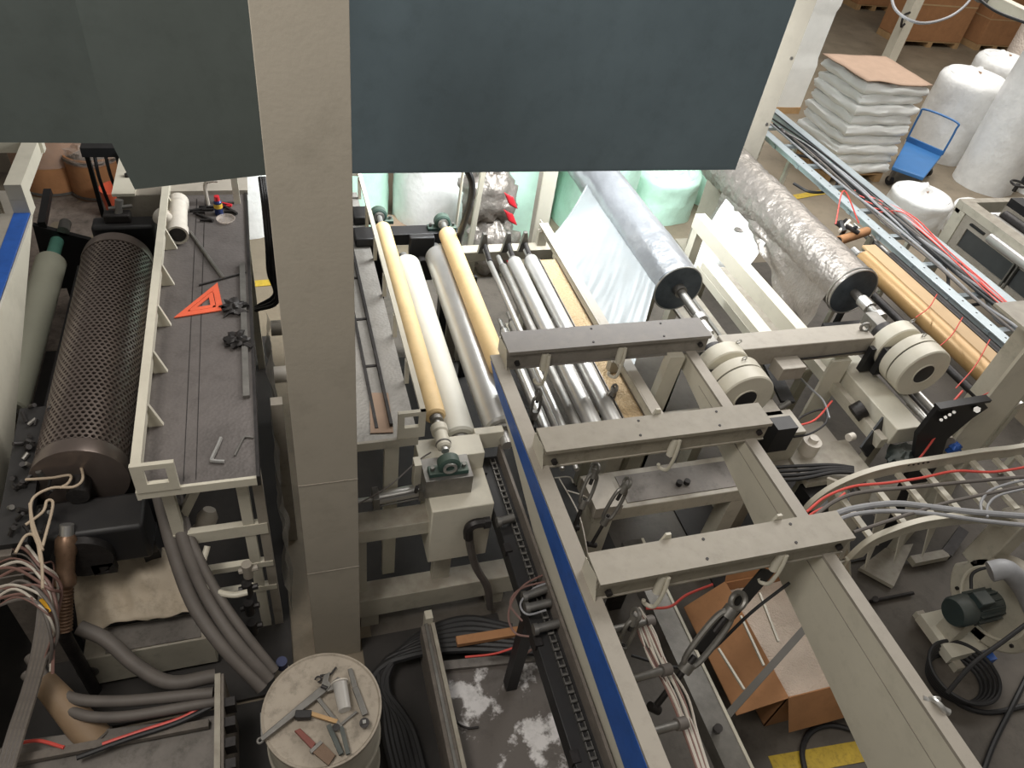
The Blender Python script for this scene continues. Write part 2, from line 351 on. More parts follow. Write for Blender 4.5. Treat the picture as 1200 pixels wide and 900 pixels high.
# ---------------------------------------------------------------- upper right: pallets, rolls, cart
t = thing('sack_pallet', 'wooden pallet under the tall stack of white sacks', 'pallet', (7.4, 7.8, 0))
for k in range(5): part('deck_board', MB().box(6.92, 7.32 + k * 0.20, 0.10, 7.85, 7.42 + k * 0.20, 0.12), WOOD, t)
for k in range(3): part('bearer', MB().box(6.93 + k * 0.41, 7.32, 0.0, 7.03 + k * 0.41, 8.22, 0.10), WOOD, t)
def pillow(x0, y0, x1, y1, z, h, sd):
    mb = MB(); cx, cy = (x0 + x1) / 2, (y0 + y1) / 2; hx, hy = (x1 - x0) / 2, (y1 - y0) / 2
    def fn(u, v):
        a = 2 * pi * u; q = -pi / 2 + pi * v
        ca, sa = cos(a), sin(a); k = 1 / max(abs(ca), abs(sa)); k = k ** 0.93
        r = max(cos(q), 0) ** 0.10 * (1 - 0.045 * abs(sin(q)))
        x, y = ca * k * r, sa * k * r
        zz = (1 if q > 0 else -1) * abs(sin(q)) ** 0.75
        w = noise.noise(V((x * 2.2 + sd, y * 2.2, zz * 2)))
        return V((cx + hx * x * (1 + 0.05 * w), cy + hy * y * (1 + 0.05 * w), z + h / 2 + 0.02 * noise.noise(V((x * 1.5, y * 1.5, sd * 3.0))) * (abs(x) ** 3 + abs(y) ** 3) + h * 0.56 * zz * (1 + 0.25 * w) + 0.012 * w))
    return mb.grid(fn, 56, 14)
ORD = ['bottom', 'second from bottom', 'third from bottom', 'fourth from bottom', 'middle', 'fourth from top', 'third from top', 'second from top', 'top']
for i in range(9):
    z = 0.12 + i * 0.131
    j = 0.02 * (i % 2)
    one('sack', f'broad white plastic sack, {ORD[i]} in the tall stack' if i != 4 else 'broad white plastic sack halfway up the tall stack', 'sack', pillow(6.90 + j, 7.28 + j, 7.90 - j, 8.24 - j, z, 0.131, i), SACK, 'white sacks stacked on the pallet', smooth=60)
mb = MB().grid(lambda u, v: V((6.88 + 1.0 * u, 7.28 + 0.95 * v, 1.325 + 0.02 * sin(5 * u + 1) * (1 - v) + 0.012 * noise.noise(V((u * 3, v * 3, 0))))), 12, 12)
one('cardboard_sheet', 'flat brown cardboard sheets lying on top of the white sacks', 'cardboard', mb, CARDP, solid=0.012)

def roll_up(name, label, base_px, top_px, r, ztop, m, ripple=0.05, cat='film roll'):
    c = V((base_px[0], base_px[1], 0)) if base_px[0] < 25 else W(*base_px, 0); t_ = thing(name, label, cat, (c.x, c.y, 0))
    def fn(u, v):
        a = 2 * pi * u; w = noise.noise(V((cos(a) * 2, sin(a) * 2, v * 3))) * ripple
        z = ztop * v; rr = r * (1 + w + 0.012 * noise.noise(V((cos(a) * 9, sin(a) * 9, v * 14)))) * (1 - 0.16 * (max(0, v - 0.92) / 0.08) ** 2)
        return V((c.x + cos(a) * rr, c.y + sin(a) * rr, z))
    part('wrapped_roll', MB().grid(fn, 40, 24), m, t_, smooth=60)
    def sp(u, v):
        a = 2 * pi * u; rr = r * 0.845 * (1 - v); w = 0.07 * min(1, 4 * v) * noise.noise(V((cos(a) * 4 * (1 - v), sin(a) * 4 * (1 - v), 5 + c.x)))
        return V((c.x + cos(a) * rr, c.y + sin(a) * rr, ztop + w + 0.04 * v))
    part('roll_end', MB().grid(sp, 40, 10), m, t_, smooth=60)
    part('core', MB().lathe((c.x, c.y, ztop - 0.05), (0, 0, 1), [(0, 0.03), (0.088, 0.03), (0.088, 0.042), (0, 0.042)], 20, closed=True), CARDP, t_)
    return t_
roll_up('bubble_wrap_roll', 'tall standing roll of bubble wrap behind the blue cart', (1096, 178), 0, 0.46, 1.15, BUB)
roll_up('bubble_wrap_roll', 'short standing roll of bubble wrap below the blue cart', (1063, 262), 0, 0.36, 0.42, BUB, 0.06)
roll_up('bubble_wrap_roll', 'low roll of bubble wrap touching the grey roller frame', (8.17, 5.95), 0, 0.33, 0.36, BUB, 0.06)
roll_up('bubble_wrap_roll', 'very tall wrapped roll leaning into the right edge above the crank handle', (1150, 215), 0, 0.40, 2.2, BUB)
roll_up('bubble_wrap_roll', 'outermost tall wrapped roll at the right edge above the grey frame', (1215, 222), 0, 0.42, 2.0, BUB)
roll_up('bubble_wrap_roll', 'white wrapped roll half hidden behind the tall bubble wrap roll', (1133, 152), 0, 0.42, 1.15, BUB)
roll_up('bubble_wrap_roll', 'pinkish wrapped roll between the tall rolls and the brown cartons', (12.0, 9.2), 0, 0.60, 2.4, mat('warm_film_wrap', (226, 212, 200), 0.4, var=0.05, bump=0.4, vor=30))
# white wrapped stack behind the cream column
t = thing('wrapped_pallet_load', 'tall white film-wrapped load standing behind the cream column', 'pallet load', (7.6, 9.9, 0))
def wl(u, v):
    a = 2 * pi * u + pi / 4; k = 1 / max(abs(cos(a)), abs(sin(a))); k = k ** 0.9
    w = 1 + 0.02 * noise.noise(V((cos(a) * 2, sin(a) * 2, v * 5))) - 0.03 * (int(v * 3.001) % 2)
    return V((7.35 + 0.62 * cos(a) * k * w, 10.1 + 0.6 * sin(a) * k * w, 0.1 + 2.2 * v))
part('wrap', MB().grid(wl, 48, 24), SACK, t, smooth=50)
part('cover', MB().box(6.75, 9.52, 2.29, 7.95, 10.68, 2.31), SACK, t)
part('pallet', MB().box(6.75, 9.5, 0, 7.95, 10.7, 0.1), WOOD, t)
# cartons on pallets
def carton(label, x0, y0, x1, y1, h, rot=0, flap=True):
    t = thing('cardboard_carton', label, 'carton', ((x0 + x1) / 2, (y0 + y1) / 2, 0.12))
    part('box_body', MB().box(x0, y0, 0.12, x1, y1, 0.12 + h), CARD, t, bevel=0.01)
    part('seam', MB().box(x0 - 0.003, y0 - 0.003, 0.12 + h * 0.52, x1 + 0.003, y1 + 0.003, 0.12 + h * 0.54), KRAFT, t)
    part('top_flap', MB().box(x0 - 0.01, y0 - 0.01, 0.12 + h, x1 + 0.01, (y0 + y1) / 2 - 0.005, 0.13 + h), CARD, t)
    part('top_flap', MB().box(x0 - 0.01, (y0 + y1) / 2 + 0.005, 0.12 + h, x1 + 0.01, y1 + 0.01, 0.13 + h), CARD, t)
    p = thing('carton_pallet', 'pallet under the ' + label, 'pallet', ((x0 + x1) / 2, (y0 + y1) / 2, 0))
    for k in range(3):
        part('bearer', MB().box(x0 + k * (x1 - x0 - 0.12) / 2, y0, 0, x0 + 0.12 + k * (x1 - x0 - 0.12) / 2, y1, 0.10), WOOD, p)
    part('deck', MB().box(x0, y0, 0.10, x1, y1, 0.12), WOOD, p)
carton('big brown carton standing behind the thin cream post', 12.65, 12.98, 14.2, 13.75, 1.3)
carton('darker brown carton beside the overhead duct', 14.65, 12.95, 15.7, 13.75, 0.95)
carton('brown carton at the top edge left of the big brown carton', 13.3, 15.4, 14.3, 16.2, 0.9)
t = thing('thin_post', 'thin cream post in front of the brown cartons', 'post', (11.5, 11.9, 0))
part('pole', MB().box(11.42, 11.82, 0, 11.62, 12.02, 5.5), CREAM2, t)
part('foot_plate', MB().box(11.32, 11.72, 0, 11.72, 12.12, 0.03), CREAM2, t)
part('latch', MB().tube([(11.40, 11.80, 0.75), (11.3, 11.75, 0.72), (11.25, 11.75, 0.9), (11.4, 11.8, 0.95)], 0.02), DARKM, t)
# blue cart
t = thing('hand_cart', 'blue platform cart with a bent tube handle behind the short bubble wrap roll', 'cart', (8.3, 7.2, 0))
a, b, c, d = W(1062, 165, 0.28), W(1103, 183, 0.28), W(1083, 208, 0.28), W(1046, 195, 0.28)
part('platform', MB().prism([a, b, c, d], (0, 0, -0.05)), CARTB, t, bevel=0.01)
part('raised_lip', MB().bar(a + V((0, 0, .03)), b + V((0, 0, .03)), 0.03, 0.08), CARTB, t)
for q in (a, b, c, d):
    e = q + ((a + b + c + d) / 4 - q) * 0.2
    part('wheel', MB().cyl(e + V((-0.02, 0, 0.0)) - V((0, 0, .22)), e + V((0.02, 0, -0.22)), 0.06), BLACK, t)
    part('caster_fork', MB().box(e.x - 0.025, e.y - 0.02, 0.06, e.x + 0.025, e.y + 0.02, 0.24), DSTEEL, t)
h0 = b + V((0, 0, 0.02)); h1 = a + V((0, 0, 0.02))
part('handle', MB().tube([h0, h0 + V((0, 0, .35)), h0 + V((0, 0, .45)) + (h1 - h0) * 0.08, h1 + V((0, 0, .45)) + (h0 - h1) * 0.08, h1 + V((0, 0, .35)), h1], 0.014), CARTB, t)
# overhead beam and hoses, top right
t = thing('overhead_duct', 'cream overhead duct crossing the top right corner', 'duct', W(1180, 8, 2.6))
part('duct_body', MB().bar(W(1120, -22, 2.6), W(1290, 62, 2.6), 0.10, 0.10), CREAM2, t, bevel=0.01)
part('clip', MB().bar(W(1150, -8, 2.62), W(1156, -4, 2.62), 0.11, 0.12), DSTEEL, t)
hose('air_hose', 'black hose drooping in a loop from the overhead duct', 'hose', [(1043, -15, 2.6), (1050, 12, 2.55), (1078, 27, 2.5), (1112, 20, 2.5), (1135, 2, 2.6), (1142, -18, 2.7)], 0.012, CABLEG)
hose('air_hose', 'black hose lying along the overhead duct at the top right corner', 'hose', [(1135, -12, 2.68), (1165, 12, 2.66), (1205, 28, 2.66), (1230, 40, 2.66)], 0.012, RUBBER)

# ---------------------------------------------------------------- back centre: green rolls, bags
for i, (bx, by, r, h, lab, m) in enumerate([
    (0.72, 6.85, 0.40, 1.15, 'pale green bubble wrap roll nearest the beige column', BUBG),
    (1.52, 6.72, 0.36, 1.15, 'white-green bubble wrap roll behind the tan rollers', BUB),
    (2.38, 6.65, 0.46, 1.05, 'green bubble wrap roll beside the silver bags', BUBG),
    (3.32, 6.6, 0.43, 1.0, 'brightly lit green bubble wrap roll behind the silver roll', BUBG),
    (4.25, 6.8, 0.40, 0.5, 'pale green bubble wrap roll right of the silver roll', BUBG),
    (5.1, 7.1, 0.40, 0.55, 'pale green bubble wrap roll beside the cream column', BUBG),
    (-0.36, 6.8, 0.42, 1.2, 'white bubble wrap roll left of the beige column', BUB)]):
    roll_up('bubble_wrap_roll', lab, (bx, by), 0, r, h, m)
def blob(c, s, sd, amp=0.2, n=28):
    c = V(c)
    def fn(u, v):
        a, q = 2 * pi * u, pi * v - pi / 2; d = V((cos(a) * cos(q), sin(a) * cos(q), sin(q)))
        k = 1 + amp * noise.noise(d * 2.5 + V((sd, 0, 0))) + amp * 0.4 * noise.noise(d * 7 + V((sd, 3, 0)))
        p = c + V((d.x * s[0], d.y * s[1], d.z * s[2])) * k; p.z = max(p.z, 0.005); return p
    return MB().grid(fn, n, n // 2)
p = W(575, 285, 0.3)
for i, (dx, dy, dz, lab) in enumerate([(0, 0, 0, 'lower crumpled silver bag with red print behind the rollers'), (-0.05, 0.12, 0.46, 'upper crumpled silver bag with red print against the green roll')]):
    c = p + V((dx, dy, dz - 0.02)); t = thing('silver_bag', lab, 'bag', (c.x, c.y, c.z - 0.28))
    part('crumpled_foil', blob(c, (0.26, 0.24, 0.27), 3 + i, 0.3, 44), FOIL, t, smooth=60)
    for k in range(2):
        a = c + V((0.08 + 0.02 * k, -0.25, 0.06 - 0.17 * k))
        part('red_print', MB().grid(lambda u, v: a + V((0.09 * u + 0.06 * (1 - v) - 0.02, -0.035 + 0.03 * (u - .5) ** 2, 0.12 * v - 0.05 * u)), 5, 5), RED, t, solid=0.004)
t = thing('floor_board', 'beige board lying on the floor behind the two tan rollers', 'board', W(490, 262, 0.05))
q = [W(455, 268, .06), W(520, 266, .06), W(516, 250, .06), W(450, 252, .06)]
part('board', MB().prism(q, (0, 0, -0.05)), CARDP, t)
part('edge_strip', MB().bar(q[0] + V((0, 0, .004)), q[1] + V((0, 0, .004)), 0.03, 0.01), WOOD, t)

# ---------------------------------------------------------------- upper left: fibre drums, cabinet
def fibre_drum(label, px, py, r, h, bag):
    c = W(px, py, 0); t = thing('fibre_drum', label, 'drum', (c.x, c.y, 0))
    part('drum_body', MB().lathe((c.x, c.y, 0), (0, 0, 1), [(0, r), (0.03, r), (h * 0.97, r * 1.01), (h, r), (h, r - 0.015), (0.03, r - 0.015)], 40), FIBRE, t)
    hp = MB()
    for z in (0.03, h - 0.03): hp.lathe((c.x, c.y, z - 0.012), (0, 0, 1), [(0, r), (0, r + 0.012), (0.024, r + 0.012), (0.024, r)], 40)
    part('rim_band', hp, DSTEEL, t)
    def fn(u, v):
        a = 2 * pi * u; rr = r * (1.05 + 0.06 * noise.noise(V((cos(a) * 4, sin(a) * 4, v * 2)))); z = h * (1.02 - bag * v)
        return V((c.x + cos(a) * rr, c.y + sin(a) * rr, z))
    part('plastic_liner', MB().grid(fn, 48, 10), CLEAR, t, smooth=60)
    part('crumpled_plastic', blob((c.x, c.y, h - 0.02), (r * 0.96, r * 0.96, 0.10), px, 0.5), CLEAR, t, smooth=60)
fibre_drum('brown fibre drum draped in clear plastic beside the blue-trimmed machine', 68, 212, 0.34, 0.72, 0.6)
fibre_drum('narrow brown fibre drum with crumpled plastic on top, left of the cabinet', 118, 222, 0.25, 0.42, 0.15)
fibre_drum('brown fibre drum behind the other two drums', 104, 178, 0.30, 0.6, 0.2)
t = thing('machine_cabinet', 'beige machine cabinet under the hanging sheet beside the perforated drum', 'cabinet', (-0.9, 5.15, 0))
a = W(141, 202, 1.3); 
part('cabinet_body', MB().box(a.x, a.y - 0.32, 0, a.x + 0.5, a.y + 0.5, 1.3), GREYP, t, bevel=0.006)
part('top_plate', MB().box(a.x - 0.02, a.y - 0.34, 1.30, a.x + 0.12, a.y + 0.3, 1.32), CREAM2, t)
part('screw', MB().cyl((a.x + 0.06, a.y - 0.1, 1.32), (a.x + 0.06, a.y - 0.1, 1.34), 0.02, n=8), DARKM, t)
t = thing('valve_block', 'dark valve block with hanging hoses above the narrow fibre drum', 'valve', W(125, 178, 1.25))
v0 = W(125, 176, 1.3)
part('block', MB().box(v0.x - 0.16, v0.y - 0.05, 1.27, v0.x + 0.2, v0.y + 0.05, 1.34), BLACK, t)
for k in range(3): part('hose', MB().tube([v0 + V((-0.08 + 0.07 * k, -0.03, 0)), v0 + V((-0.08 + 0.08 * k, -0.07, -0.2)), v0 + V((-0.05 + 0.1 * k, -0.05, -0.55))], 0.012), RUBBER, t)
part('bracket', MB().box(v0.x - 0.16, v0.y + 0.02, 0, v0.x - 0.13, v0.y + 0.05, 1.3), BLACK, t)
c = W(140, 240, 0.12)
one('orange_tub', 'small orange tub on the floor beside the narrow fibre drum', 'tub', MB().lathe((c.x, c.y, 0), (0, 0, 1), [(0, 0.11), (0.3, 0.14), (0.3, 0.125), (0.02, 0.10)], 24), ORANGE)
# ================================================================ GANTRY (three tapered side beams, three channel cross beams)
t = thing('gantry_frame', 'cream gantry with two tapered side beams, a blue stripe and three cross beams', 'gantry', (1.7, 1.5, 0))
def zb(y): return 1.24 + (y - 2.44) * 0.305
part('side_plate', MB().prism([(1.062, 2.93, 1.36), (1.062, 2.86, 1.36 - .02), (1.062, -0.3, zb(-0.3)), (1.062, -0.3, 1.36)], (0.012, 0, 0)), CREAM2, t)
part('blue_stripe', MB().prism([(1.062, 2.90, 1.362), (1.062, 2.76, 1.29), (1.062, -0.3, 1.07), (1.062, -0.3, 1.362)], (-0.003, 0, 0)), BLUE, t, 'deep blue painted stripe')
part('top_flange', MB().box(1.062, -0.3, 1.362, 1.138, 2.93, 1.378), GREYP, t)
def zr(y): return 0.89 + (y - 0.78) * 0.217
part('side_plate', MB().prism([(2.24, 2.95, 1.36), (2.24, 2.95, 1.28), (2.24, -0.3, zr(-0.3)), (2.24, -0.3, 1.36)], (0.012, 0, 0)), CREAM2, t)
part('top_flange', MB().box(2.235, -0.3, 1.362, 2.30, 2.95, 1.378), GREYP, t)
part('edge_strip', MB().bar((2.2385, -0.3, 1.20), (2.2385, 2.6, 1.30), 0.002, 0.004), GREYP, t)
def jhook(p):
    p = V(p); m = MB()
    m.cyl(p + V((0, 0.0, 0.05)), p + V((-0.005, -0.015, -0.06)), 0.021, 0.020, n=16)
    return m
def hooktail(p):
    p = V(p); m = MB()
    m.tube([p + V((0.016, -0.02, 0.05)), p + V((0.016, -0.03, -0.02)), p + V((0.010, -0.035, -0.10)), p + V((0.004, -0.03, -0.155)), p + V((-0.010, -0.015, -0.172)), p + V((-0.028, 0.0, -0.166)), p + V((-0.034, 0.004, -0.148))], 0.0095, 10)
    return m
HK = {1: [1.34, 1.80], 2: [1.80], 3: [1.40, 1.98]}
HOOKP = {}
for k, (ya, yb) in {1: (2.80, 2.975), 2: (2.085, 2.24), 3: (1.365, 1.52)}.items():
    ym = (ya + yb) / 2
    x0, x1 = (1.10, 2.345) if k > 1 else (1.12, 2.36)
    m = MB(); w = yb - ya
    m.box(x0, ya, 1.488, x1, yb, 1.50)
    m.box(x0, ya + 0.018, 1.372, x1, ya + 0.026, 1.488)
    m.box(x0, yb - 0.02, 1.378, x1, yb - 0.012, 1.488)
    m.box(x0, ya + 0.010, 1.366, x1, ya + 0.018, 1.374)
    m.box(x0, ya, 1.478, x1, ya + 0.006, 1.488)
    b = part('cross_beam', m, DUSTYD if k == 1 else DUSTY, t, ['', 'farthest cross beam, darkest and dustiest', 'middle cross beam', 'nearest cross beam'][k])
    part('end_plate', MB().prism([(x0 - 0.002, ya - 0.005, 1.372), (x0 - 0.002, yb, 1.378), (x0 - 0.002, yb, 1.47), (x0 - 0.002, ya + 0.04, 1.488)], (0.004, 0, 0)), CREAM2, b)
    part('end_plate', MB().box(x1 - 0.03, ya + 0.03, 1.378, x1 - 0.022, yb - 0.03, 1.488), CREAM2, b)
    bm_ = MB()
    for xx in (x0 + 0.5, x1 - 0.3): bm_.cyl((xx, ya + 0.03, 1.499), (xx, ya + 0.03, 1.503), 0.007, n=10).cyl((xx + 0.03, yb - 0.03, 1.499), (xx + 0.03, yb - 0.03, 1.503), 0.007, n=10)
    bolt(bm_, (x0 + 0.06, ya + 0.018, 1.41), (0, -1, 0), 0.016, 0.02); bolt(bm_, (x1 - 0.05, ya + 0.018, 1.43), (0, -1, 0), 0.016, 0.02)
    part('bolt', bm_, DARKM, b)
    for xx in HK[k]:
        p = V((xx, ya + 0.02, 1.41)); HOOKP[(k, xx)] = p
        part('hook_sleeve', jhook(p), CREAM2, b); part('hook_rod', hooktail(p), CREAM2, b)
for y_, x_ in ((1.522, 1.47), (1.522, 2.03), (2.242, 1.75)):
    part('lug', MB().prism([(x_ - .035, y_, 1.45), (x_ + .035, y_, 1.45), (x_ + .012, y_, 1.53), (x_ - .012, y_, 1.53)], (0, .012, 0)), CREAM2, t)
# floor legs of the gantry: the visible brace-post under the far right corner
part('corner_post', MB().ibeam((2.24, 2.88, 0.0), (2.24, 2.88, 1.36), 0.11, 0.10), CREAM, t)
part('corner_brace', MB().bar((2.10, 2.78, 0.2), (2.16, 2.80, 1.38), 0.10, 0.06, (0, 1, 0)), CREAM2, t)
part('shackle', MB().ring(W(1097, 828, 1.36), (1, 0.3, 0.3), 0.035, 0.011, arc=0.85).cyl(W(1080, 818, 1.37), W(1112, 835, 1.35), 0.014), STEEL, t)
part('shackle', MB().ring(W(1090, 820, 1.35), (0.2, 1, 0.3), 0.03, 0.010), STEEL, t)

def turnbuckle(label, a, b, s=1.0):
    a, b = V(a), V(b); d = (b - a).normalized(); L = (b - a).length; t = thing('turnbuckle', label, 'turnbuckle', a)
    sd = d.cross(V((0.3, -0.6, 0.7))).normalized()
    c0, c1 = a + d * L * 0.12, a + d * L * 0.62
    for k in (-1, 1):
        part('side_bar', MB().tube([c0, c0 + d * L * 0.06 + sd * 0.03 * s * k, (c0 + c1) / 2 + sd * 0.038 * s * k, c1 - d * L * 0.06 + sd * 0.03 * s * k, c1], 0.011 * s, 8), DSTEEL, t)
    part('end_nut', MB().cyl(c0 - d * 0.02, c0 + d * 0.03, 0.024 * s, n=12).cyl(c1 - d * 0.03, c1 + d * 0.02, 0.024 * s, n=12), DSTEEL, t)
    part('eye', MB().ring(a + d * 0.02, sd, 0.028 * s, 0.010 * s), DSTEEL, t)
    part('screw_rod', MB().cyl(c0, a + d * L * 0.30, 0.011 * s, n=10).cyl(c1 - d * L * 0.1, b, 0.011 * s, n=10), DARKM, t)
    part('end_pin', MB().cyl(b - d * 0.01 - sd * 0.03, b - d * 0.01 + sd * 0.03, 0.016 * s, n=12), DARKM, t)
turnbuckle('big grey turnbuckle hanging from the right hook of the nearest cross beam', W(868, 700, 1.24), W(765, 832, 0.78), 1.35)
turnbuckle('turnbuckle hanging from the left hook of the nearest cross beam', W(747, 716, 1.22), W(716, 790, 0.9), 0.9)
turnbuckle('turnbuckle hanging from the middle cross beam', W(737, 562, 1.22), W(692, 640, 0.85), 0.9)
turnbuckle('second turnbuckle below the middle cross beam, left of the hook', W(700, 545, 1.2), W(672, 620, 0.9), 0.9)
turnbuckle('turnbuckle hanging from the right hook of the farthest cross beam', W(722, 452, 1.22), W(697, 500, 0.95), 0.8)
turnbuckle('turnbuckle hanging from the left hook of the farthest cross beam', W(632, 457, 1.22), W(622, 505, 0.95), 0.8)
one('strap', 'broad black strap running down beside the big grey turnbuckle', 'strap', MB().bar(W(900, 668, 1.3), W(820, 762, 0.85), 0.075, 0.012, (0.3, -0.5, 0.8)), RUBBER)
hose('cable', 'thin black cable crossing in front of the open cardboard box', 'cable', [(925, 683, 1.1), (880, 718, 1.0), (830, 765, 0.8), (795, 782, 0.7), (740, 768, 0.7)], 0.008, RUBBER)
hose('cable', 'red cable looping below the nearest cross beam', 'cable', [(835, 685, 0.9), (805, 697, 0.9), (785, 711, 0.88), (757, 713, 0.88)], 0.007, REDC)
# bundle of pale wires dropping below the nearest cross beam
for i in range(9):
    j = (i - 4) * 2.4; r_ = random.Random(i)
    hose('wire', 'one of the pale pinkish wires bundled inside the blue-striped beam', 'wire', [(745 + j * .4, 712, 1.1), (757 + j, 740, 1.05), (772 + j + r_.uniform(-3, 3), 775, 1.0), (792 + j + r_.uniform(-4, 4), 815, 0.98), (810 + j * .8, 860, 0.98), (826 + j * .7, 908, 0.98)], 0.006, WHITEC if i % 3 else BROWNC, 'wires bundled inside the blue-striped beam', 6)
for i, (a, b) in enumerate([((738, 735), (760, 728)), ((750, 795), (780, 785)), ((768, 857), (798, 848))]):
    t = thing('clamp_stud', ['upper', 'middle', 'lowest'][i] + ' grey pipe stub on the inner side of the blue-striped beam', 'pipe stub', W(*a, 1.1))
    part('stub', MB().cyl(W(*a, 1.15) - V((0.12, 0, 0)), W(*b, 1.05), 0.018), DSTEEL, t); part('collar', MB().cyl(W(*b, 1.06) - V((0.02, 0, 0)), W(*b, 1.05) + V((0.02, 0, 0)), 0.026), HOSEG, t)
for i, (a, b) in enumerate([((648, 590), (672, 640)), ((655, 560), (690, 655)), ((665, 575), (700, 600)), ((650, 560), (672, 566))]):
    hose('wire', 'one of the pale wires between the striped beam and the far turnbuckles', 'wire', [(*a, 0.95), ((a[0] + b[0]) / 2 + 6, (a[1] + b[1]) / 2 - 4, 0.92), (*b, 0.9)], 0.004, WHITEC, 'pale wires beside the far turnbuckles', 6)

# ================================================================ LEFT TAPERED BEAM
t = thing('side_machine_frame', 'cream machine frame with a blue stripe at the left edge of the picture', 'machine frame', (-1.7, 3.6, 0))
def zl(y): return 1.36 + (y - 4.6) * 0.35
part('side_plate', MB().prism([(-1.43, 4.6, 1.36), (-1.43, 1.5, zl(1.5)), (-1.43, 1.5, 1.36)], (-0.012, 0, 0)), CREAM2, t)
part('blue_stripe', MB().box(-1.445, 1.5, 1.362, -1.53, 4.6, 1.372), BLUE, t, 'blue painted edge stripe')
a = WX(38, 250, -1.43)
part('top_flange', MB().box(-1.53, 1.5, 1.36, -1.62, 4.6, 1.37), GREYP, t)
part('corner_post', MB().box(-1.53, 4.60, 1.34, -1.44, 4.72, 1.459), CREAM2, t)
part('end_rail', MB().box(-2.4, 5.18, 1.48, -1.42, 5.24, 1.56), CREAM2, t)
part('side_rail', MB().box(-1.53, 4.60, 1.46, -1.44, 5.24, 1.56), CREAM2, t)
part('deck', MB().box(-2.4, 1.5, 1.18, -1.62, 5.2, 1.20), GREYP, t)
part('inner_post', MB().box(-1.66, 4.66, 1.2, -1.61, 4.70, 1.5), CREAM2, t)
part('diagonal_brace', MB().bar((-1.63, 4.68, 1.5), (-1.75, 5.1, 1.25), 0.02, 0.03), CREAM2, t)
part('leg', MB().box(-2.4, 4.9, 0, -2.3, 5.0, 1.18), CREAM, t)
part('leg', MB().box(-1.88, 4.9, 0, -1.80, 5.0, 1.18), CREAM, t)
part('leg', MB().box(-1.88, 1.5, 0, -1.80, 1.6, 1.18), CREAM, t)

# ================================================================ ROLLERS
def roller(name, label, x, y0, y1, z, r, m, shaft=0.02, sm=STEEL, ends=(0.12, 0.12), collar=True, cat='roller'):
    t = thing(name, label, cat, (x, y0, z))
    c = min(0.012, r * 0.2)
    part('sleeve', MB().lathe((x, y0, z), (0, 1, 0), [(0, r - c), (c, r), (y1 - y0 - c, r), (y1 - y0, r - c)], 40), m, t)
    part('shaft', MB().cyl((x, y0 - ends[0], z), (x, y1 + ends[1], z), shaft, n=20), sm, t)
    if collar: part('end_collar', MB().cyl((x, y0 - 0.03, z), (x, y0 + 0.001, z), r * 0.62, n=24).cyl((x, y1 - 0.001, z), (x, y1 + 0.03, z), r * 0.62, n=24), DSTEEL, t)
    return t
def pillow_block(label, x, y, z, s=1.0):
    t = thing('bearing_block', label, 'bearing', (x, y, z - 0.06 * s))
    part('housing', MB().lathe((x, y - 0.03 * s, z), (0, 1, 0), [(0, 0.045 * s), (0.008, 0.056 * s), (0.052 * s, 0.056 * s), (0.06 * s, 0.045 * s)], 24), GREENM, t)
    part('bearing_race', MB().lathe((x, y - 0.038 * s, z), (0, 1, 0), [(0, 0.022 * s), (0, 0.036 * s), (0.01, 0.036 * s), (0.01, 0.022 * s)], 20, closed=True), STEEL, t)
    part('base', MB().box(x - 0.10 * s, y - 0.03 * s, z - 0.062 * s, x + 0.10 * s, y + 0.03 * s, z - 0.035 * s), GREENM, t, bevel=0.004)
    for k in (-1, 1): part('bolt', MB().cyl((x + k * 0.08 * s, y, z - 0.035 * s), (x + k * 0.08 * s, y, z - 0.015 * s), 0.011 * s, n=6), DSTEEL, t)
    return t
roller('tan_roller', 'tan rubber roller beside the light tread platform, running to the white block in front', 0.70, 2.62, 4.50, 1.25, 0.056, TANR, 0.02, ends=(0.24, 0.14))
t = thing('shaft_coupling', 'cream coupling sleeve between the tan roller and the green bearing', 'coupling', (0.70, 2.45, 1.25))
part('coupling_body', MB().lathe((0.70, 2.40, 1.25), (0, 1, 0), [(0, 0.028), (0.01, 0.036), (0.10, 0.036), (0.11, 0.044), (0.15, 0.044), (0.16, 0.03)], 24), CREAM2, t)
part('split_ring', MB().ring((0.70, 2.43, 1.25), (0, 1, 0), 0.036, 0.005), DSTEEL, t)
pillow_block('green pillow bearing in front of the tan roller, on the white frame block', 0.70, 2.30, 1.25, 1.0)
pillow_block('green bearing at the far end of the tan roller beside the light tread platform', 0.70, 4.68, 1.25, 1.05)
roller('tan_roller', 'tan rubber roller right of the black bearing housings, ending at the blue-striped beam', 1.14, 2.95, 4.40, 1.25, 0.060, TANR, 0.022, ends=(0.1, 0.14))
pillow_block('green bearing at the far end of the right tan roller', 1.14, 4.56, 1.25, 1.05)
roller('white_roller', 'thick off-white rubber roller just below the left tan roller', 0.83, 2.58, 4.25, 1.10, 0.095, WHITER, 0.03)
roller('chrome_roller', 'bright chrome roller under the right tan roller', 1.07, 2.60, 4.32, 1.12, 0.095, CHROME, 0.03)
roller('steel_roller', 'dull steel roller hard against the right side of the thick chrome roller', 1.22, 2.7, 4.25, 1.02, 0.06, DSTEEL, 0.02)
t = thing('housing_stand', 'black bearing housing stand between the far ends of the two tan rollers', 'frame', (0.95, 4.6, 0.9))
part('cross_plate', MB().box(0.62, 4.50, 1.10, 1.26, 4.62, 1.19), BLACK, t, bevel=0.005)
part('housing_plate', MB().box(0.88, 4.40, 0.85, 1.06, 4.46, 1.22), BLACK, t, bevel=0.01)
part('housing_plate', MB().box(0.60, 4.45, 0.85, 0.76, 4.52, 1.2), BLACK, t, bevel=0.01)
part('lower_plate', MB().box(0.62, 4.46, 0.82, 1.26, 4.56, 0.9), BLACK, t)
part('pivot_boss', MB().cyl((0.97, 4.34, 1.02), (0.97, 4.40, 1.02), 0.05), DARKM, t)
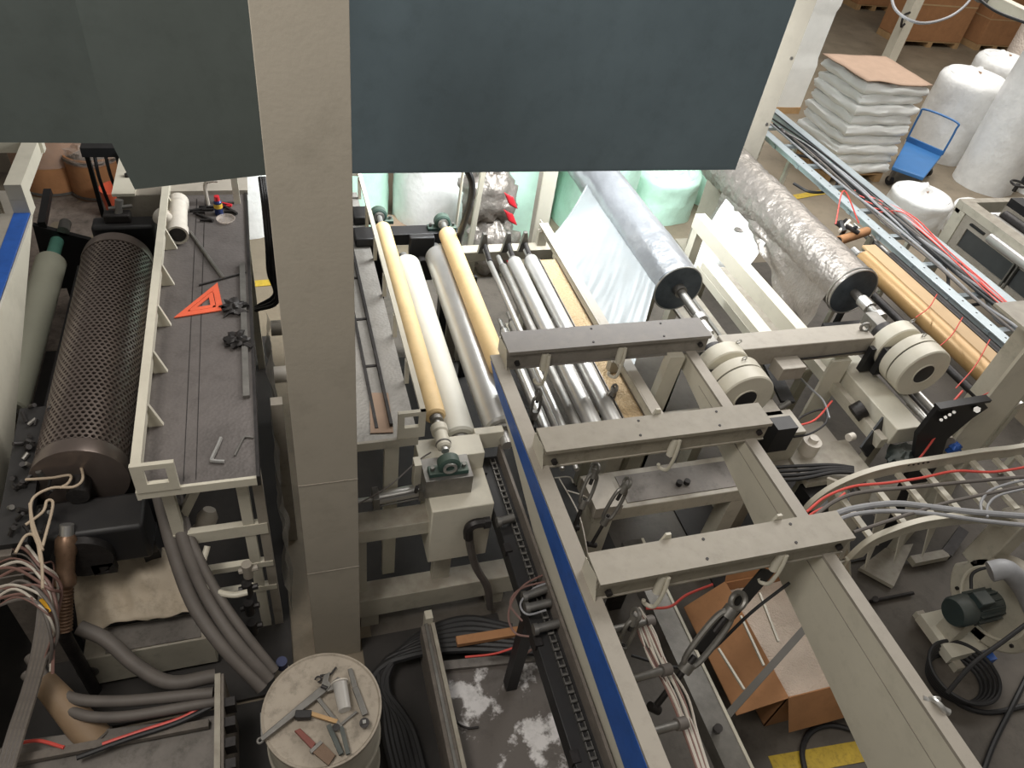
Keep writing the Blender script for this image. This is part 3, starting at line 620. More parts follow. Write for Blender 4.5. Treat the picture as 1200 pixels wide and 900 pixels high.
part('leg', MB().box(0.64, 4.5, 0, 0.72, 4.6, 0.85), BLACK, t); part('leg', MB().box(1.16, 4.5, 0, 1.24, 4.6, 0.85), BLACK, t)

# rollers right of the second tan roller
zr1 = 1.12
specs = [(1.42, 2.55, 4.25, 0.020, STEEL, 'thin steel rod roller left of the chrome guide rollers'),
         (1.50, 2.5, 4.15, 0.030, DSTEEL, 'slim dull guide roller next to the thin rod roller'),
         (1.60, 2.5, 4.20, 0.052, CHROME, 'shiny chrome guide roller with a stub shaft, second of the wide guide rollers'),
         (1.73, 2.5, 4.22, 0.050, CHROME, 'shiny chrome guide roller beside the tan perforated panel')]
for x, y0, y1, r, m, lab in specs:
    roller('guide_roller', lab, x, y0, y1, zr1, r, m, min(0.02, r * 0.6), collar=r > 0.04)
roller('guide_roller', 'low steel guide roller below the thin rod roller', 1.38, 2.5, 3.6, 0.98, 0.035, STEEL, 0.015)
roller('guide_roller', 'second low steel guide roller below the thin rod roller', 1.47, 2.5, 3.7, 0.96, 0.035, CHROME, 0.015)
t = thing('mesh_tray', 'long tan perforated tray beside the chrome guide rollers', 'panel', (1.86, 3.4, 1.1))  # a perforated panel rather than a tray
part('panel', MB().box(1.80, 2.55, 1.10, 1.93, 4.22, 1.112), TANM, t)
part('edge_lip', MB().box(1.795, 2.55, 1.10, 1.80, 4.22, 1.125), DSTEEL, t); part('edge_lip', MB().box(1.93, 2.55, 1.10, 1.94, 4.22, 1.13), DSTEEL, t)
t = thing('roller_stand', 'cream end beam with three upright shaft brackets behind the guide rollers', 'roller stand', (1.6, 4.4, 0))
part('end_beam', MB().box(1.28, 4.40, 1.0, 1.98, 4.50, 1.08), CREAM, t, bevel=0.004)
for x in (1.42, 1.60, 1.73):
    part('bracket', MB().prism([(x - 0.04, 4.38, 1.08), (x + 0.04, 4.38, 1.08), (x + 0.012, 4.38, 1.24), (x - 0.012, 4.38, 1.24)], (0, 0.03, 0)), DSTEEL, t)
    part('stub_shaft', MB().cyl((x, 4.2, 1.13), (x + 0.01, 4.42, 1.15), 0.018), DARKM, t)
for x in (1.3, 1.92): part('leg', MB().box(x, 4.40, 0, x + 0.07, 4.48, 1.0), CREAM, t)
t = thing('upright_post', 'cream upright post behind the guide rollers where the long angle rail starts', 'post', (1.95, 4.75, 0))
part('face', MB().box(1.92, 4.70, 0, 2.03, 4.72, 2.3), CREAM2, t); part('return_edge', MB().box(1.92, 4.72, 0, 1.93, 4.80, 2.3), GREYP, t)
part('base_plate', MB().box(1.86, 4.66, 0, 2.10, 4.86, 0.015), CREAM, t)
t = thing('angle_rail', 'long grey angle rail running from the upright post to the farthest cross beam', 'rail', (1.95, 3.6, 1.2))
part('top_leaf', MB().bar(W(637, 262, 1.25), (1.93, 2.2, 1.25), 0.07, 0.008), GREYP, t)
part('side_leaf', MB().bar(W(637, 262, 1.22) + V((-0.03, 0, 0)), (1.90, 2.2, 1.22), 0.008, 0.07), CREAM, t)
q = W(637, 262, 1.22)
part('leg', MB().box(1.86, 4.45, 0, 1.93, 4.50, 1.2), CREAM, t); part('leg', MB().box(1.86, 2.97, 0, 1.93, 3.02, 1.2), CREAM, t)
for x0, x1, y, z0, z1, lab in [(1.16, 1.24, 4.25, 0.2, 1.05, 'blue-grey upright strip below the right tan roller'), (1.28, 1.34, 4.2, 0.2, 1.0, 'dark upright strip left of the thin rod roller')]:
    one('mounting_strip', lab, 'strip', MB().box(x0, y, 0, x1, y + 0.03, z1), BLACK if 'dark' in lab else GREYP)
# hose and slim posts behind right tan roller
hose('air_hose', 'thick black hose curving down behind the right tan roller', 'hose', [(546, 196, 1.9), (553, 215, 1.8), (550, 240, 1.6), (540, 272, 1.3), (537, 290, 1.1)], 0.022, RUBBER)
one('slim_post', 'slim cream post slanting behind the black hose at the right tan roller', 'post', MB().bar(WY(567, 196, 4.75), V((WY(543, 285, 4.75).x, 4.75, 0)), 0.035, 0.035), CREAM2)
one('slim_post', 'thin pale rod left of the black hose near the sheet edge', 'post', MB().cyl(WY(543, 198, 4.72), V((WY(529, 262, 4.72).x, 4.72, 0.0)), 0.01), CREAM2)

# ================================================================ UNWIND ROLLS
t = thing('silver_film_roll', 'large silver film roll with dark end disc under the hanging sheet', 'film roll', (2.62, 3.62, 1.03))
x, z, r = W(797, 338, 1.22).x - 0.015, 1.22, 0.178; y0 = W(797, 338, 1.22).y
SX, SY = x, y0
def fsurf(u, v):
    a = 2 * pi * u; w = 0.004 * noise.noise(V((a * 3, v * 30, 0))) + 0.008 * noise.noise(V((cos(a) * 2, sin(a) * 2, v * 6)))
    return V((x + cos(a) * (r + w), y0 + 2.5 * v, z + sin(a) * (r + w)))
part('film_winding', MB().grid(fsurf, 64, 90), FOILS, t, smooth=60)
part('end_disc', MB().lathe((x, y0 - 0.004, z), (0, 1, 0), [(0, r * 0.97), (0.01, r * 1.0), (0.02, r)], 48).lathe((x, y0 + 2.48, z), (0, 1, 0), [(0, r), (0.02, r)], 48), DISCM, t)
part('edge_ring', MB().ring((x, y0, z), (0, 1, 0), r, 0.006, 48, 6), STEEL, t)
part('core', MB().cyl((x, y0 - 0.05, z), (x, y0, z), 0.045), DSTEEL, t)
part('shaft', MB().cyl((x, y0 - 0.36, z), (x, y0 - 0.05, z), 0.030).cyl((x, y0 + 2.5, z), (x, y0 + 2.8, z), 0.03), DSTEEL, t)
part('shaft_collar', MB().cyl((x, y0 - 0.37, z), (x, y0 - 0.32, z), 0.045).cyl((x, y0 - 0.5, z), (x, y0 - 0.37, z), 0.024), STEEL, t)
# film web from the roll down to a lower bar
t = thing('film_web', 'thin translucent film web drawn down from the silver film roll', 'film', (2.2, 4.0, 0.9))
def wsurf(u, v):
    top = V((x - r * 0.95, 0, z + 0.03)); bot = V((1.99, 0, 1.12)); p = top.lerp(bot, u)
    sag = -0.05 * sin(pi * u); wr = 0.006 * noise.noise(V((v * 26, u * 2.5, 0))) * (0.3 + u)
    ya = y0 + 0.03; yb = 5.05 - 0.55 * u
    return V((p.x, ya + (yb - ya) * v - (0.75 * u * (1 - v)), p.z + sag + wr))
part('web', MB().grid(wsurf, 16, 80), WEBM, t, smooth=70)
part('bent_edge', MB().tube([wsurf(i / 6, 1.0) for i in range(7)], 0.008, 6), WEBM, t)
roller('guide_roller', 'steel turning bar at the lower edge of the translucent film web', 1.985, 3.02, 4.6, 1.09, 0.02, STEEL, 0.01, collar=False)

t = thing('foil_film_roll', 'crumpled foil-wrapped film roll with dark end disc beside the kraft paper roll', 'film roll', (4.0, 3.5, 1.0))
fx, fz, fr = W(1000, 342, 1.22).x, 1.22, 0.19; fy = W(1000, 342, 1.22).y
def fs2(u, v):
    a = 2 * pi * u; rip = noise.noise(V((cos(a) * 1.6, sin(a) * 1.6, v * 22))); rip2 = noise.noise(V((cos(a) * 5, sin(a) * 5, v * 40)))
    s = 1 if v < 0.35 else 1.0
    k = min(1, max(0, (v - 0.02) * 12))
    rr = fr + k * (0.007 * rip + 0.006 * rip2) * (0.5 + 1.2 * v) + 0.012 * v
    return V((fx + cos(a) * rr, fy + 2.1 * v, fz + sin(a) * rr))
part('foil_winding', MB().grid(fs2, 80, 150), FOIL, t, smooth=75)
part('end_disc', MB().lathe((fx, fy - 0.004, fz), (0, 1, 0), [(0, fr * 0.96), (0.012, fr), (0.02, fr)], 48).lathe((fx, fy + 2.09, fz), (0, 1, 0), [(0, fr), (0.02, fr)], 48), DISCM, t)
part('edge_ring', MB().ring((fx, fy, fz), (0, 1, 0), fr, 0.007, 48, 6), STEEL, t); part('edge_ring', MB().ring((fx, fy + 0.03, fz), (0, 1, 0), fr + 0.003, 0.006, 48, 6), STEEL, t)
part('shaft', MB().cyl((fx, fy - 0.30, fz), (fx, fy, fz), 0.032).cyl((fx, fy + 2.1, fz), (fx, fy + 2.4, fz), 0.03), DSTEEL, t)
part('shaft_collar', MB().cyl((fx, fy - 0.20, fz), (fx, fy - 0.10, fz), 0.045).cyl((fx, fy - 0.33, fz), (fx, fy - 0.28, fz), 0.05), STEEL, t)
def drp(u, v):
    wob = 0.03 * noise.noise(V((v * 9, u * 3, 2))); k = 0.30 + 0.16 * sin(6 * v + 1.2)
    return V((fx - fr * 0.95 - 0.04 * u + wob * u * 2, fy + 0.05 + 1.6 * v, fz - 0.02 - k * u))
part('hanging_film', MB().grid(drp, 14, 60), FOIL, t, smooth=75)
def drp2(u, v):
    wob = 0.05 * noise.noise(V((v * 5, u * 3, 7)))
    return V((fx - fr * 1.05 - 0.18 * u + wob * u * 2, fy + 0.85 + 0.70 * v, fz - 0.10 - 0.62 * u))
part('loose_sheet', MB().grid(drp2, 14, 24), BUB, t, smooth=75)

def brake(label, x, z, yb, r):
    t = thing('disc_brake', label, 'brake', (x, yb, z - r))
    # yb = front face; rear lobe, gap, two front discs with a groove and a hub hole
    part('front_disc', MB().lathe((x, yb, z), (0, 1, 0), [(0.006, r * 0.40), (0, r * 0.44), (0, r * 0.96), (0.008, r), (0.10, r), (0.10, 0.05)], 48), CREAM2, t)
    part('hub_recess', MB().lathe((x, yb - 0.003, z), (0, 1, 0), [(0, r * 0.36), (0.002, r * 0.40)], 32), BLACK, t); part('hub_ring', MB().ring((x, yb, z), (0, 1, 0), r * .41, .006, 32, 6), CREAM2, t)
    part('middle_disc', MB().lathe((x, yb + 0.112, z), (0, 1, 0), [(0, 0.05), (0, r), (0.07, r), (0.075, r * 0.95), (0.075, 0.05)], 48), CREAM2, t)
    part('groove', MB().cyl((x, yb + 0.09, z), (x, yb + 0.12, z), r * 0.95, n=40), RUBBER, t)
    part('rear_disc', MB().lathe((x + 0.0, yb + 0.25, z), (0, 1, 0), [(0, 0.04), (0, r * 0.84), (0.008, r * 0.88), (0.10, r * 0.88), (0.10, 0.04)], 48), CREAM2, t)
    part('hub', MB().cyl((x, yb + 0.18, z), (x, yb + 0.45, z), r * 0.42), DARKM, t)
    part('lifting_eye', MB().ring((x + 0.0, yb + 0.15, z + r + 0.012), (0, 1, 0.2), 0.014, 0.004, 16, 6), STEEL, t)
    part('lifting_eye', MB().ring((x + r * 0.45, yb + 0.34, z + r * .8 + 0.012), (0, 1, 0.2), 0.016, 0.004, 16, 6), STEEL, t)
    part('shaft_clamp', MB().box(x - 0.05, yb + 0.45, z - 0.06, x + 0.05, yb + 0.60, z + 0.05), DSTEEL, t, bevel=0.004)
    part('mount_bracket', MB().box(x - 0.16, yb + 0.20, z - 0.17, x - 0.02, yb + 0.24, z + 0.04), BLACK, t)
    return t
b1 = W(872, 466, 1.22); b2 = W(1080, 436, 1.22)
brake('cream double disc brake on the shaft of the silver film roll', b1.x, 1.22, b1.y - 0.02, 0.182)
brake('cream double disc brake on the shaft of the foil-wrapped roll', b2.x, 1.22, b2.y - 0.02, 0.190)
t = thing('brake_beam', 'cream box beam joining the two disc brakes', 'beam', (3.2, 2.98, 1.05))
part('beam_body', MB().box(2.62, 2.90, 1.12, 3.74, 3.06, 1.27), GREYP, t, bevel=0.006)
part('junction_box', MB().box(2.98, 2.78, 1.08, 3.16, 2.90, 1.18), GREYP, t, bevel=0.004)
part('mounting_plate', MB().box(3.70, 2.84, 1.02, 3.86, 2.88, 1.22), BLACK, t)
part('cable', MB().tube([(3.16, 2.89, 1.15), (3.4, 2.885, 1.16), (3.7, 2.885, 1.17)], 0.006), RUBBER, t)
part('lug_ring', MB().ring((3.70, 2.98, 1.30), (0.3, 1, 0), 0.03, 0.010), DSTEEL, t)
p0, p1 = W(1022, 436, 1.12), W(968, 512, 0.7)
part('leg', MB().box(3.44, 2.86, 0, 3.60, 2.88, 1.12).box(3.59, 2.88, 0, 3.60, 3.0, 1.12), CREAM2, t)
part('leg', MB().box(2.66, 2.9, 0, 2.74, 3.0, 1.12), CREAM, t)
t = thing('roll_side_rail', 'cream rail running between the two film rolls towards the brake beam', 'rail', (3.2, 4, 0))
part('top_rail', MB().box(3.02, 3.07, 1.12, 3.12, 4.0, 1.18), CREAM2, t)
a, b = W(818, 258, 1.15), W(948, 378, 1.15)
part('long_rail', MB().bar(a, V((a.x + .02, 3.07, 1.15)), 0.09, 0.12), CREAM2, t)
part('leg', MB().box(a.x - .04, a.y - .1, 0, a.x + .04, a.y - .02, 1.1), CREAM2, t)
t = thing('slatted_cover', 'cream slatted cover plate between the rolls, behind the brake beam', 'cover', (2.9, 3.6, 0.8))
part('plate', MB().box(2.74, 3.1, 0.92, 3.0, 4.3, 0.95), CREAM, t)
for k in range(3): part('slat', MB().box(2.72 + 0.10 * k, 3.1, 0.95, 2.745 + 0.10 * k, 4.3, 0.965), DSTEEL, t)
part('leg', MB().box(2.8, 4.2, 0, 2.86, 4.26, 0.92), CREAM, t); part('leg', MB().box(2.8, 3.1, 0, 2.86, 3.16, 0.92), CREAM, t)
t = thing('low_table', 'broad cream table top lying under the foil-wrapped roll', 'panel', (3.5, 3.6, 0.6))  # a broad side panel on legs rather than a table
part('panel', MB().box(3.30, 3.1, 0.80, 3.75, 4.4, 0.83), CREAM, t); part('rim', MB().box(3.28, 3.1, 0.80, 3.30, 4.4, 0.87), CREAM2, t)
part('leg', MB().box(3.3, 4.3, 0, 3.36, 4.36, 0.8), CREAM, t); part('leg', MB().box(3.3, 3.1, 0, 3.36, 3.16, 0.8), CREAM, t)
# ================================================================ LEFT: perforated drum, roller, walk platform
DX, DY0, DY1, DZ, DR = -1.015, 2.66, 4.56, 1.035, 0.208
t = thing('perforated_drum', 'large dark perforated steel drum with smooth end rings beside the walk platform', 'drum', (DX, DY0, DZ - DR))
m = MB(); NA, NL = 44, 66
L = DY1 - DY0 - 0.18; dl = L / NL
for i in range(NL):
    for j in range(NA):
        a0 = 2 * pi * (j + 0.5 * (i % 2)) / NA; yc = DY0 + 0.09 + dl * (i + 0.5)
        if sin(a0) < -0.25: continue
        out = []; inn = []; low = []
        da = 2 * pi / NA
        for k in range(6):
            q = pi / 6 + k * pi / 3
            oa = a0 + da * 0.577 * cos(q); oy = yc + dl * 0.6667 * sin(q)
            ia = a0 + da * 0.36 * cos(q); iy = yc + dl * 0.42 * sin(q)
            out.append(V((DX + cos(oa) * DR, oy, DZ + sin(oa) * DR))); inn.append(V((DX + cos(ia) * DR, iy, DZ + sin(ia) * DR)))
            low.append(V((DX + cos(ia) * (DR - 0.012), iy, DZ + sin(ia) * (DR - 0.012))))
        n = len(m.v); m.v += out + inn + low
        for k in range(6):
            k2 = (k + 1) % 6; m.f += [(n + k, n + k2, n + 6 + k2, n + 6 + k), (n + 6 + k, n + 6 + k2, n + 12 + k2, n + 12 + k)]
part('perforated_sleeve', m, DRUMM, t, stuff=True, smooth=0)
part('inner_core', MB().cyl((DX, DY0 + 0.05, DZ), (DX, DY1 - 0.05, DZ), DR - 0.02, n=48), DRUMI, t)
for y0 in (DY0, DY1 - 0.09):
    part('end_ring', MB().lathe((DX, y0, DZ), (0, 1, 0), [(0, DR - 0.02), (0, DR + 0.004), (0.02, DR + 0.006), (0.07, DR + 0.002), (0.09, DR - 0.001), (0.09, DR - 0.02)], 64), DRUMM, t)
part('end_face', MB().cyl((DX, DY0 + 0.01, DZ), (DX, DY0 + 0.03, DZ), DR - 0.02, n=48), DRUMI, t)
part('shaft', MB().cyl((DX, DY0 - 0.1, DZ), (DX, DY1 + 0.1, DZ), 0.05), DARKM, t)
t = thing('drive_housing', 'black gear housing at the near end of the perforated drum', 'gearbox', (DX, 2.5, 0.4))
part('housing', MB().box(DX - 0.20, 2.38, 0.72, DX + 0.28, 2.60, 0.98), BLACK, t, bevel=0.02)
part('hub_cover', MB().cyl((DX, 2.34, DZ - 0.2), (DX, 2.38, DZ - 0.2), 0.13), DARKM, t)
part('lower_block', MB().box(DX + 0.1, 2.48, 0.62, DX + 0.28, 2.6, 0.72), BLACK, t, bevel=0.01)
part('slot_plate', MB().frame([(DX + .02, 2.34, .70), (DX + .12, 2.34, .70), (DX + .12, 2.34, .78), (DX + .02, 2.34, .78)], [(DX + .05, 2.34, .72), (DX + .09, 2.34, .72), (DX + .09, 2.34, .76), (DX + .05, 2.34, .76)], (0, .04, 0)), DARKM, t)
part('leg', MB().box(DX - 0.2, 2.5, 0, DX - 0.1, 2.6, 0.72), BLACK, t); part('leg', MB().box(DX + 0.2, 2.5, 0, DX + 0.28, 2.6, 0.72), BLACK, t)
one('upright_plate', 'dusty brown upright plate left of the black gear housing, behind the thin wires', 'plate', MB().box(DX - 0.36, 2.30, 0, DX - 0.24, 2.34, 1.0), DWOOD)
t = thing('drum_end_housing', 'black bearing housing at the far end of the perforated drum', 'housing', (DX, 4.75, 0))
part('housing', MB().box(DX - 0.14, 4.66, 0.5, DX + 0.24, 4.80, 1.22), BLACK, t, bevel=0.02)
part('cap', MB().box(DX - 0.06, 4.70, 1.22, DX + 0.10, 4.78, 1.28), DARKM, t, bevel=0.01)
part('valve', MB().cyl((DX + 0.03, 4.74, 1.27), (DX + 0.05, 4.76, 1.36), 0.025).cyl((DX - 0.02, 4.74, 1.31), (DX + 0.12, 4.75, 1.32), 0.012), DSTEEL, t)
part('pedestal', MB().box(DX - 0.10, 4.68, 0, DX + 0.2, 4.78, 0.5), BLACK, t)
one('side_bearer', 'black longitudinal bearer under the perforated drum on its left side', 'beam', MB().box(-1.36, 2.7, 0, -1.30, 4.9, 0.78), BLACK)
one('side_bearer', 'black longitudinal bearer between the perforated drum and the walk platform', 'beam', MB().box(-0.80, 2.7, 0, -0.74, 4.9, 0.9), BLACK)
roller('pale_roller', 'pale grey-green roller between the blue-trimmed frame and the perforated drum', -1.56, 3.52, 5.05, 0.72, 0.098, GREENR, 0.03, ends=(0.1, 0.02))
t = thing('roller_bracket', 'black angled bracket holding the far end of the pale grey-green roller', 'bracket', (-1.5, 5.2, 0))
part('mint_shaft', MB().cyl((-1.56, 5.07, .72), (-1.56, 5.34, .72), 0.045), MINT, t, 'mint green shaft end')
part('plate', MB().prism([(-1.72, 5.32, 0.3), (-1.30, 5.32, 0.3), (-1.34, 5.32, .72), (-1.68, 5.32, .86)], (0, 0.04, 0)), BLACK, t)
part('arm', MB().bar((-1.62, 5.32, .86), (-1.62, 5.7, .92), 0.05, 0.05), BLACK, t)
part('clamp', MB().cyl((-1.50, 5.32, .80), (-1.50, 5.44, .80), 0.04), DSTEEL, t)
part('leg', MB().box(-1.6, 5.32, 0, -1.5, 5.4, 0.3), BLACK, t)

PZ = 1.39
t = thing('walk_platform', 'long grey tread-plate walk platform with a cream side rail, beside the perforated drum', 'platform', (-0.42, 3.5, 0))
part('deck', MB().box(-0.66, 2.25, PZ - 0.006, -0.19, 4.75, PZ), TREAD, t)
part('front_edge', MB().box(-0.66, 2.235, PZ - 0.045, -0.19, 2.25, PZ + 0.002), CREAM2, t)
part('side_edge', MB().box(-0.19, 2.235, PZ - 0.05, -0.175, 4.75, PZ + 0.012), DARKM, t)
part('side_edge', MB().box(-0.675, 2.235, PZ - 0.05, -0.66, 4.75, PZ + 0.002), CREAM2, t)
part('far_shelf', MB().box(-0.70, 4.75, PZ - 0.006, -0.17, 5.0, PZ + 0.03), GREYP, t)
part('end_frame', MB().frame([(-0.668, 2.23, PZ), (-0.50, 2.23, PZ), (-0.50, 2.23, PZ + 0.168), (-0.668, 2.23, PZ + 0.168)], [(-0.62, 2.23, PZ + 0.05), (-0.535, 2.23, PZ + 0.05), (-0.535, 2.23, PZ + 0.14), (-0.62, 2.23, PZ + 0.14)], (0, 0.02, 0)), CREAM2, t)
part('top_rail', MB().box(-0.665, 2.25, PZ + 0.145, -0.625, 4.9, PZ + 0.165), CREAM2, t)
part('mid_rail', MB().box(-0.665, 2.25, PZ + 0.0, -0.655, 4.9, PZ + 0.05), CREAM2, t)
part('mid_rail', MB().box(-0.645, 2.27, PZ + 0.08, -0.635, 4.9, PZ + 0.10), CREAM2, t)
for k in range(7):
    y = 2.62 + k * 0.37
    part('gusset', MB().prism([(-0.655, y, PZ), (-0.585, y, PZ), (-0.63, y, PZ + 0.15), (-0.655, y, PZ + 0.15)], (0, 0.02, 0)), CREAM2, t)
part('edge_bar', MB().box(-0.235, 2.75, PZ, -0.205, 3.9, PZ + 0.02), DSTEEL, t)
part('weld_seam', MB().box(-0.49, 2.27, PZ, -0.487, 4.7, PZ + 0.002).box(-0.44, 2.27, PZ, -0.437, 4.7, PZ + 0.002), DARKM, t)
FY = 2.30
for x0, x1 in ((-0.60, -0.55), (-0.29, -0.24)): part('leg', MB().box(x0, FY, 0, x1, FY + 0.04, PZ - 0.045), CREAM2, t)
for z0, z1 in ((0.90, 0.98), (0.62, 0.66), (0.40, 0.44)): part('cross_bar', MB().box(-0.60, FY - 0.005, z0, -0.18, FY + 0.03, z1), CREAM2, t)
part('side_panel', MB().box(-0.22, FY, 0, -0.175, FY + 0.04, PZ - 0.05), GREYP, t)
for x in (-0.62, -0.24): part('leg', MB().box(x, 4.5, 0, x + 0.05, 4.55, PZ - 0.01), CREAM, t)
part('red_clamp', MB().box(-0.30, FY - 0.015, PZ - 0.09, -0.235, FY + 0.01, PZ - 0.055), HANDLE, t)
part('diagonal_brace', MB().bar((-0.58, FY + .1, 0.95), (-0.40, FY + .1, 1.34), 0.04, 0.04, (0, 1, 0)), CREAM, t)
# things on the platform
a = W(209, 236, PZ + .07); b = W(208, 276, PZ + .07)
t = thing('pipe_tee', 'white plastic pipe tee with short branch lying on the far end of the walk platform', 'pipe fitting', (b.x, b.y, PZ))
d = (b - a).normalized(); ll = (b - a).length
t_b = MB().lathe(a, b - a, [(0, 0.05), (0, 0.062), (0.06, 0.062), (0.07, 0.054), (ll - .08, 0.054), (ll - .07, 0.062), (ll, 0.062), (ll, 0.050)], 28, closed=True)
part('dark_bore', MB().cyl(a.lerp(b, .1), a.lerp(b, .97), .049), DARKM, t)
part('pipe_body', t_b, PIPEW, t)
mp = a.lerp(b, 0.75); part('branch', MB().lathe(mp, (-0.65, 0.7, 0.1), [(0, 0.045), (0.11, 0.045), (0.11, 0.054), (0.15, 0.054), (0.15, 0.045)], 24), PIPEW, t)
t = thing('spray_can', 'small blue and yellow can standing near the far end of the walk platform', 'can', W(256, 248, PZ))
c = W(257, 251, PZ)
part('can_body', MB().lathe(c, (0, 0, 1), [(0, 0.022), (0.002, 0.026), (0.09, 0.026), (0.10, 0.018)], 20), mat('can_blue', (38, 52, 98), 0.35, 0.3), t)
part('yellow_label', MB().lathe(c + V((0, 0, .05)), (0, 0, 1), [(0, 0.0265), (0.03, 0.0265)], 20), mat('label_yellow', (214, 176, 60), 0.5), t)
part('red_cap', MB().lathe(c + V((0, 0, .10)), (0, 0, 1), [(0, 0.018), (0.03, 0.016), (0.032, 0.0)], 20), RED, t)
# triangular set square (red)
A, B, C3 = W(204, 373, PZ + .004), W(262, 364, PZ + .004), W(255, 332, PZ + .004)
def shr(P, k, c=None):
    c = sum(P, V((0, 0, 0))) / 3; return [c + (p - c) * k for p in P]
t = thing('set_square', 'orange-red triangular set square lying flat on the walk platform', 'set square', (A + B + C3) / 3)
P3 = [A, B, C3]
part('outer_frame', MB().frame(P3, shr(P3, 0.62), (0, 0, 0.006)), ORANGE, t)
part('inner_frame', MB().frame(shr(P3, 0.58), shr(P3, 0.28), (0, 0, 0.005)), ORANGE, t)
q3 = shr(P3, 0.6)
for p in q3: part('bridge', MB().cyl(p + V((0, 0, 0)), p + V((0, 0, .005)), 0.02, n=12), ORANGE, t)
one('steel_rod', 'long hexagonal steel rod lying slantwise on the walk platform above the set square', 'rod', MB().cyl(W(223, 272, PZ + .012), W(262, 326, PZ + .012), 0.011, n=6), DSTEEL, smooth=0)
one('steel_rod', 'thin dark rod lying crosswise on the walk platform, touching the slanting rod', 'rod', MB().cyl(W(233, 334, PZ + .008), W(288, 319, PZ + .008), 0.006, n=8), DARKM)
hose('hex_key', 'bright bent steel key near the front edge of the walk platform', 'hex key', [(259, 513, PZ + .01), (254, 525, PZ + .01), (248, 538, PZ + .01), (250, 540, PZ + .01), (263, 541, PZ + .01)], 0.009, STEEL, n=6)
hose('hex_key', 'dull bent steel key at the right side of the walk platform front', 'hex key', [(275, 534, PZ + .006), (282, 520, PZ + .006), (286, 513, PZ + .006), (289, 512, PZ + .006), (297, 513, PZ + .006)], 0.005, DSTEEL, n=6)
for i, (px, py, lab) in enumerate([(278, 398, 'dark crumpled rag on the right side of the walk platform, nearer the front'), (274, 360, 'dark crumpled rag on the walk platform beside the set square')]):
    c = W(px, py, PZ + 0.02); t_ = thing('rag', lab, 'rag', c)
    part('rag_cloth', blob(c, (0.055, 0.05, 0.022), i + 8, 1.1, 20), DARKM, t_, smooth=50)
    part('loose_end', MB().bar(c, c + V((0.07, -0.07 + .1 * i, 0.0)), 0.02, 0.008), DARKM, t_)
for i, (px, py) in enumerate([(232, 247), (243, 244), (262, 240), (240, 256), (268, 246)]):
    c = W(px, py, PZ + .012)
    one('small_tool', ['black pliers lying left of the blue can', 'short black lever lying left of the blue can', 'small red-handled tool beside the blue can', 'thin black screwdriver below the pliers', 'small dark fitting right of the blue can'][i], 'tool',
        MB().bar(c - V((0.05, -0.02 * i, 0)), c + V((0.05, 0.03 - .02 * i, 0)), 0.014, 0.014).bar(c - V((0.03, .02, 0)), c + V((0.04, -.02, 0)), 0.010, 0.012), RED if i == 2 else DARKM)
c = W(265, 259, PZ)
one('glass_dish', 'small round translucent dish on the walk platform right of the blue can', 'dish', MB().lathe(c, (0, 0, 1), [(0, 0.05), (0.02, 0.058), (0.02, 0.052), (0.004, 0.045)], 28), CLEAR)
t = thing('shelf_handle', 'cream bent tube handle and post at the far end of the walk platform', 'handle', W(250, 222, PZ))
a = W(244, 240, PZ); part('tube', MB().tube([a, a + V((0, 0, 0.14)), a + V((0.04, 0, 0.17)), a + V((0.08, 0, 0.17))], 0.012), WHITEC, t)
part('post', MB().box(a.x + 0.16, a.y, PZ, a.x + 0.20, a.y + .03, PZ + 0.22), CREAM2, t)
# dusty film and struts between platform and column
def ff(u, v):
    y = 2.35 + 1.6 * v; w = 0.05 * noise.noise(V((v * 7, u * 5, 3)))
    return V((-0.12 + w, y, 1.0 - 0.95 * u))
one('plastic_film', 'dirty translucent film hanging between the walk platform and the beige column', 'film', MB().grid(ff, 20, 30), FILMD, smooth=70)
t = thing('narrow_post', 'narrow grey post behind the hanging film left of the beige column', 'post', (-0.05, 2.9, 0))
part('pole', MB().box(-0.12, 2.88, 0, -0.06, 2.94, 1.2), GREYP, t); part('cross_pipe', MB().cyl((-0.10, 3.9, 0.9), (0.1, 3.9, 0.9), 0.05), GREYP, t)
part('cross_pipe', MB().cyl((-0.10, 3.45, 0.9), (0.1, 3.45, 0.9), 0.05), PIPEW, t)
for i, (o_, lab) in enumerate([(0, 'leftmost black cable hanging beside the beige column'), (5, 'middle black cable hanging beside the beige column'), (9, 'rightmost black cable hanging beside the beige column')]):
    hose('cable', lab, 'cable', [(305 + o_ * .5, 208, 1.9), (309 + o_ * .6, 240, 1.8), (313 + o_ * .7, 285, 1.5), (315 + o_, 320, 1.2), (322 + o_ * .3, 345 + o_, 1.0), (300, 360 + o_ * .4, 0.8)], 0.013, RUBBER)

# ================================================================ platform 2 (right of the column)
t = thing('tread_platform', 'light tread-plate platform with cream side rail between the beige column and the tan roller', 'platform', (0.35, 3.5, 0))
part('deck', MB().box(0.05, 2.38, PZ - 0.006, 0.555, 4.75, PZ), TREAD2, t)
part('front_edge', MB().box(0.05, 2.365, PZ - 0.05, 0.555, 2.38, PZ + 0.002), CREAM, t)
part('end_frame', MB().frame([(0.455, 2.37, PZ), (0.585, 2.37, PZ), (0.585, 2.37, PZ + 0.17), (0.455, 2.37, PZ + 0.17)], [(0.485, 2.37, PZ + 0.07), (0.555, 2.37, PZ + 0.07), (0.555, 2.37, PZ + 0.145), (0.485, 2.37, PZ + 0.145)], (0, 0.02, 0)), CREAM2, t)
part('top_rail', MB().box(0.56, 2.37, PZ + 0.15, 0.585, 4.72, PZ + 0.17), CREAM2, t)
part('end_rail', MB().box(0.2, 4.70, PZ + 0.15, 0.585, 4.72, PZ + 0.17), CREAM2, t)
for k in range(6): part('rail_post', MB().box(0.555, 2.75 + k * 0.38, PZ, 0.575, 2.78 + k * 0.38, PZ + 0.15), CREAM2, t)
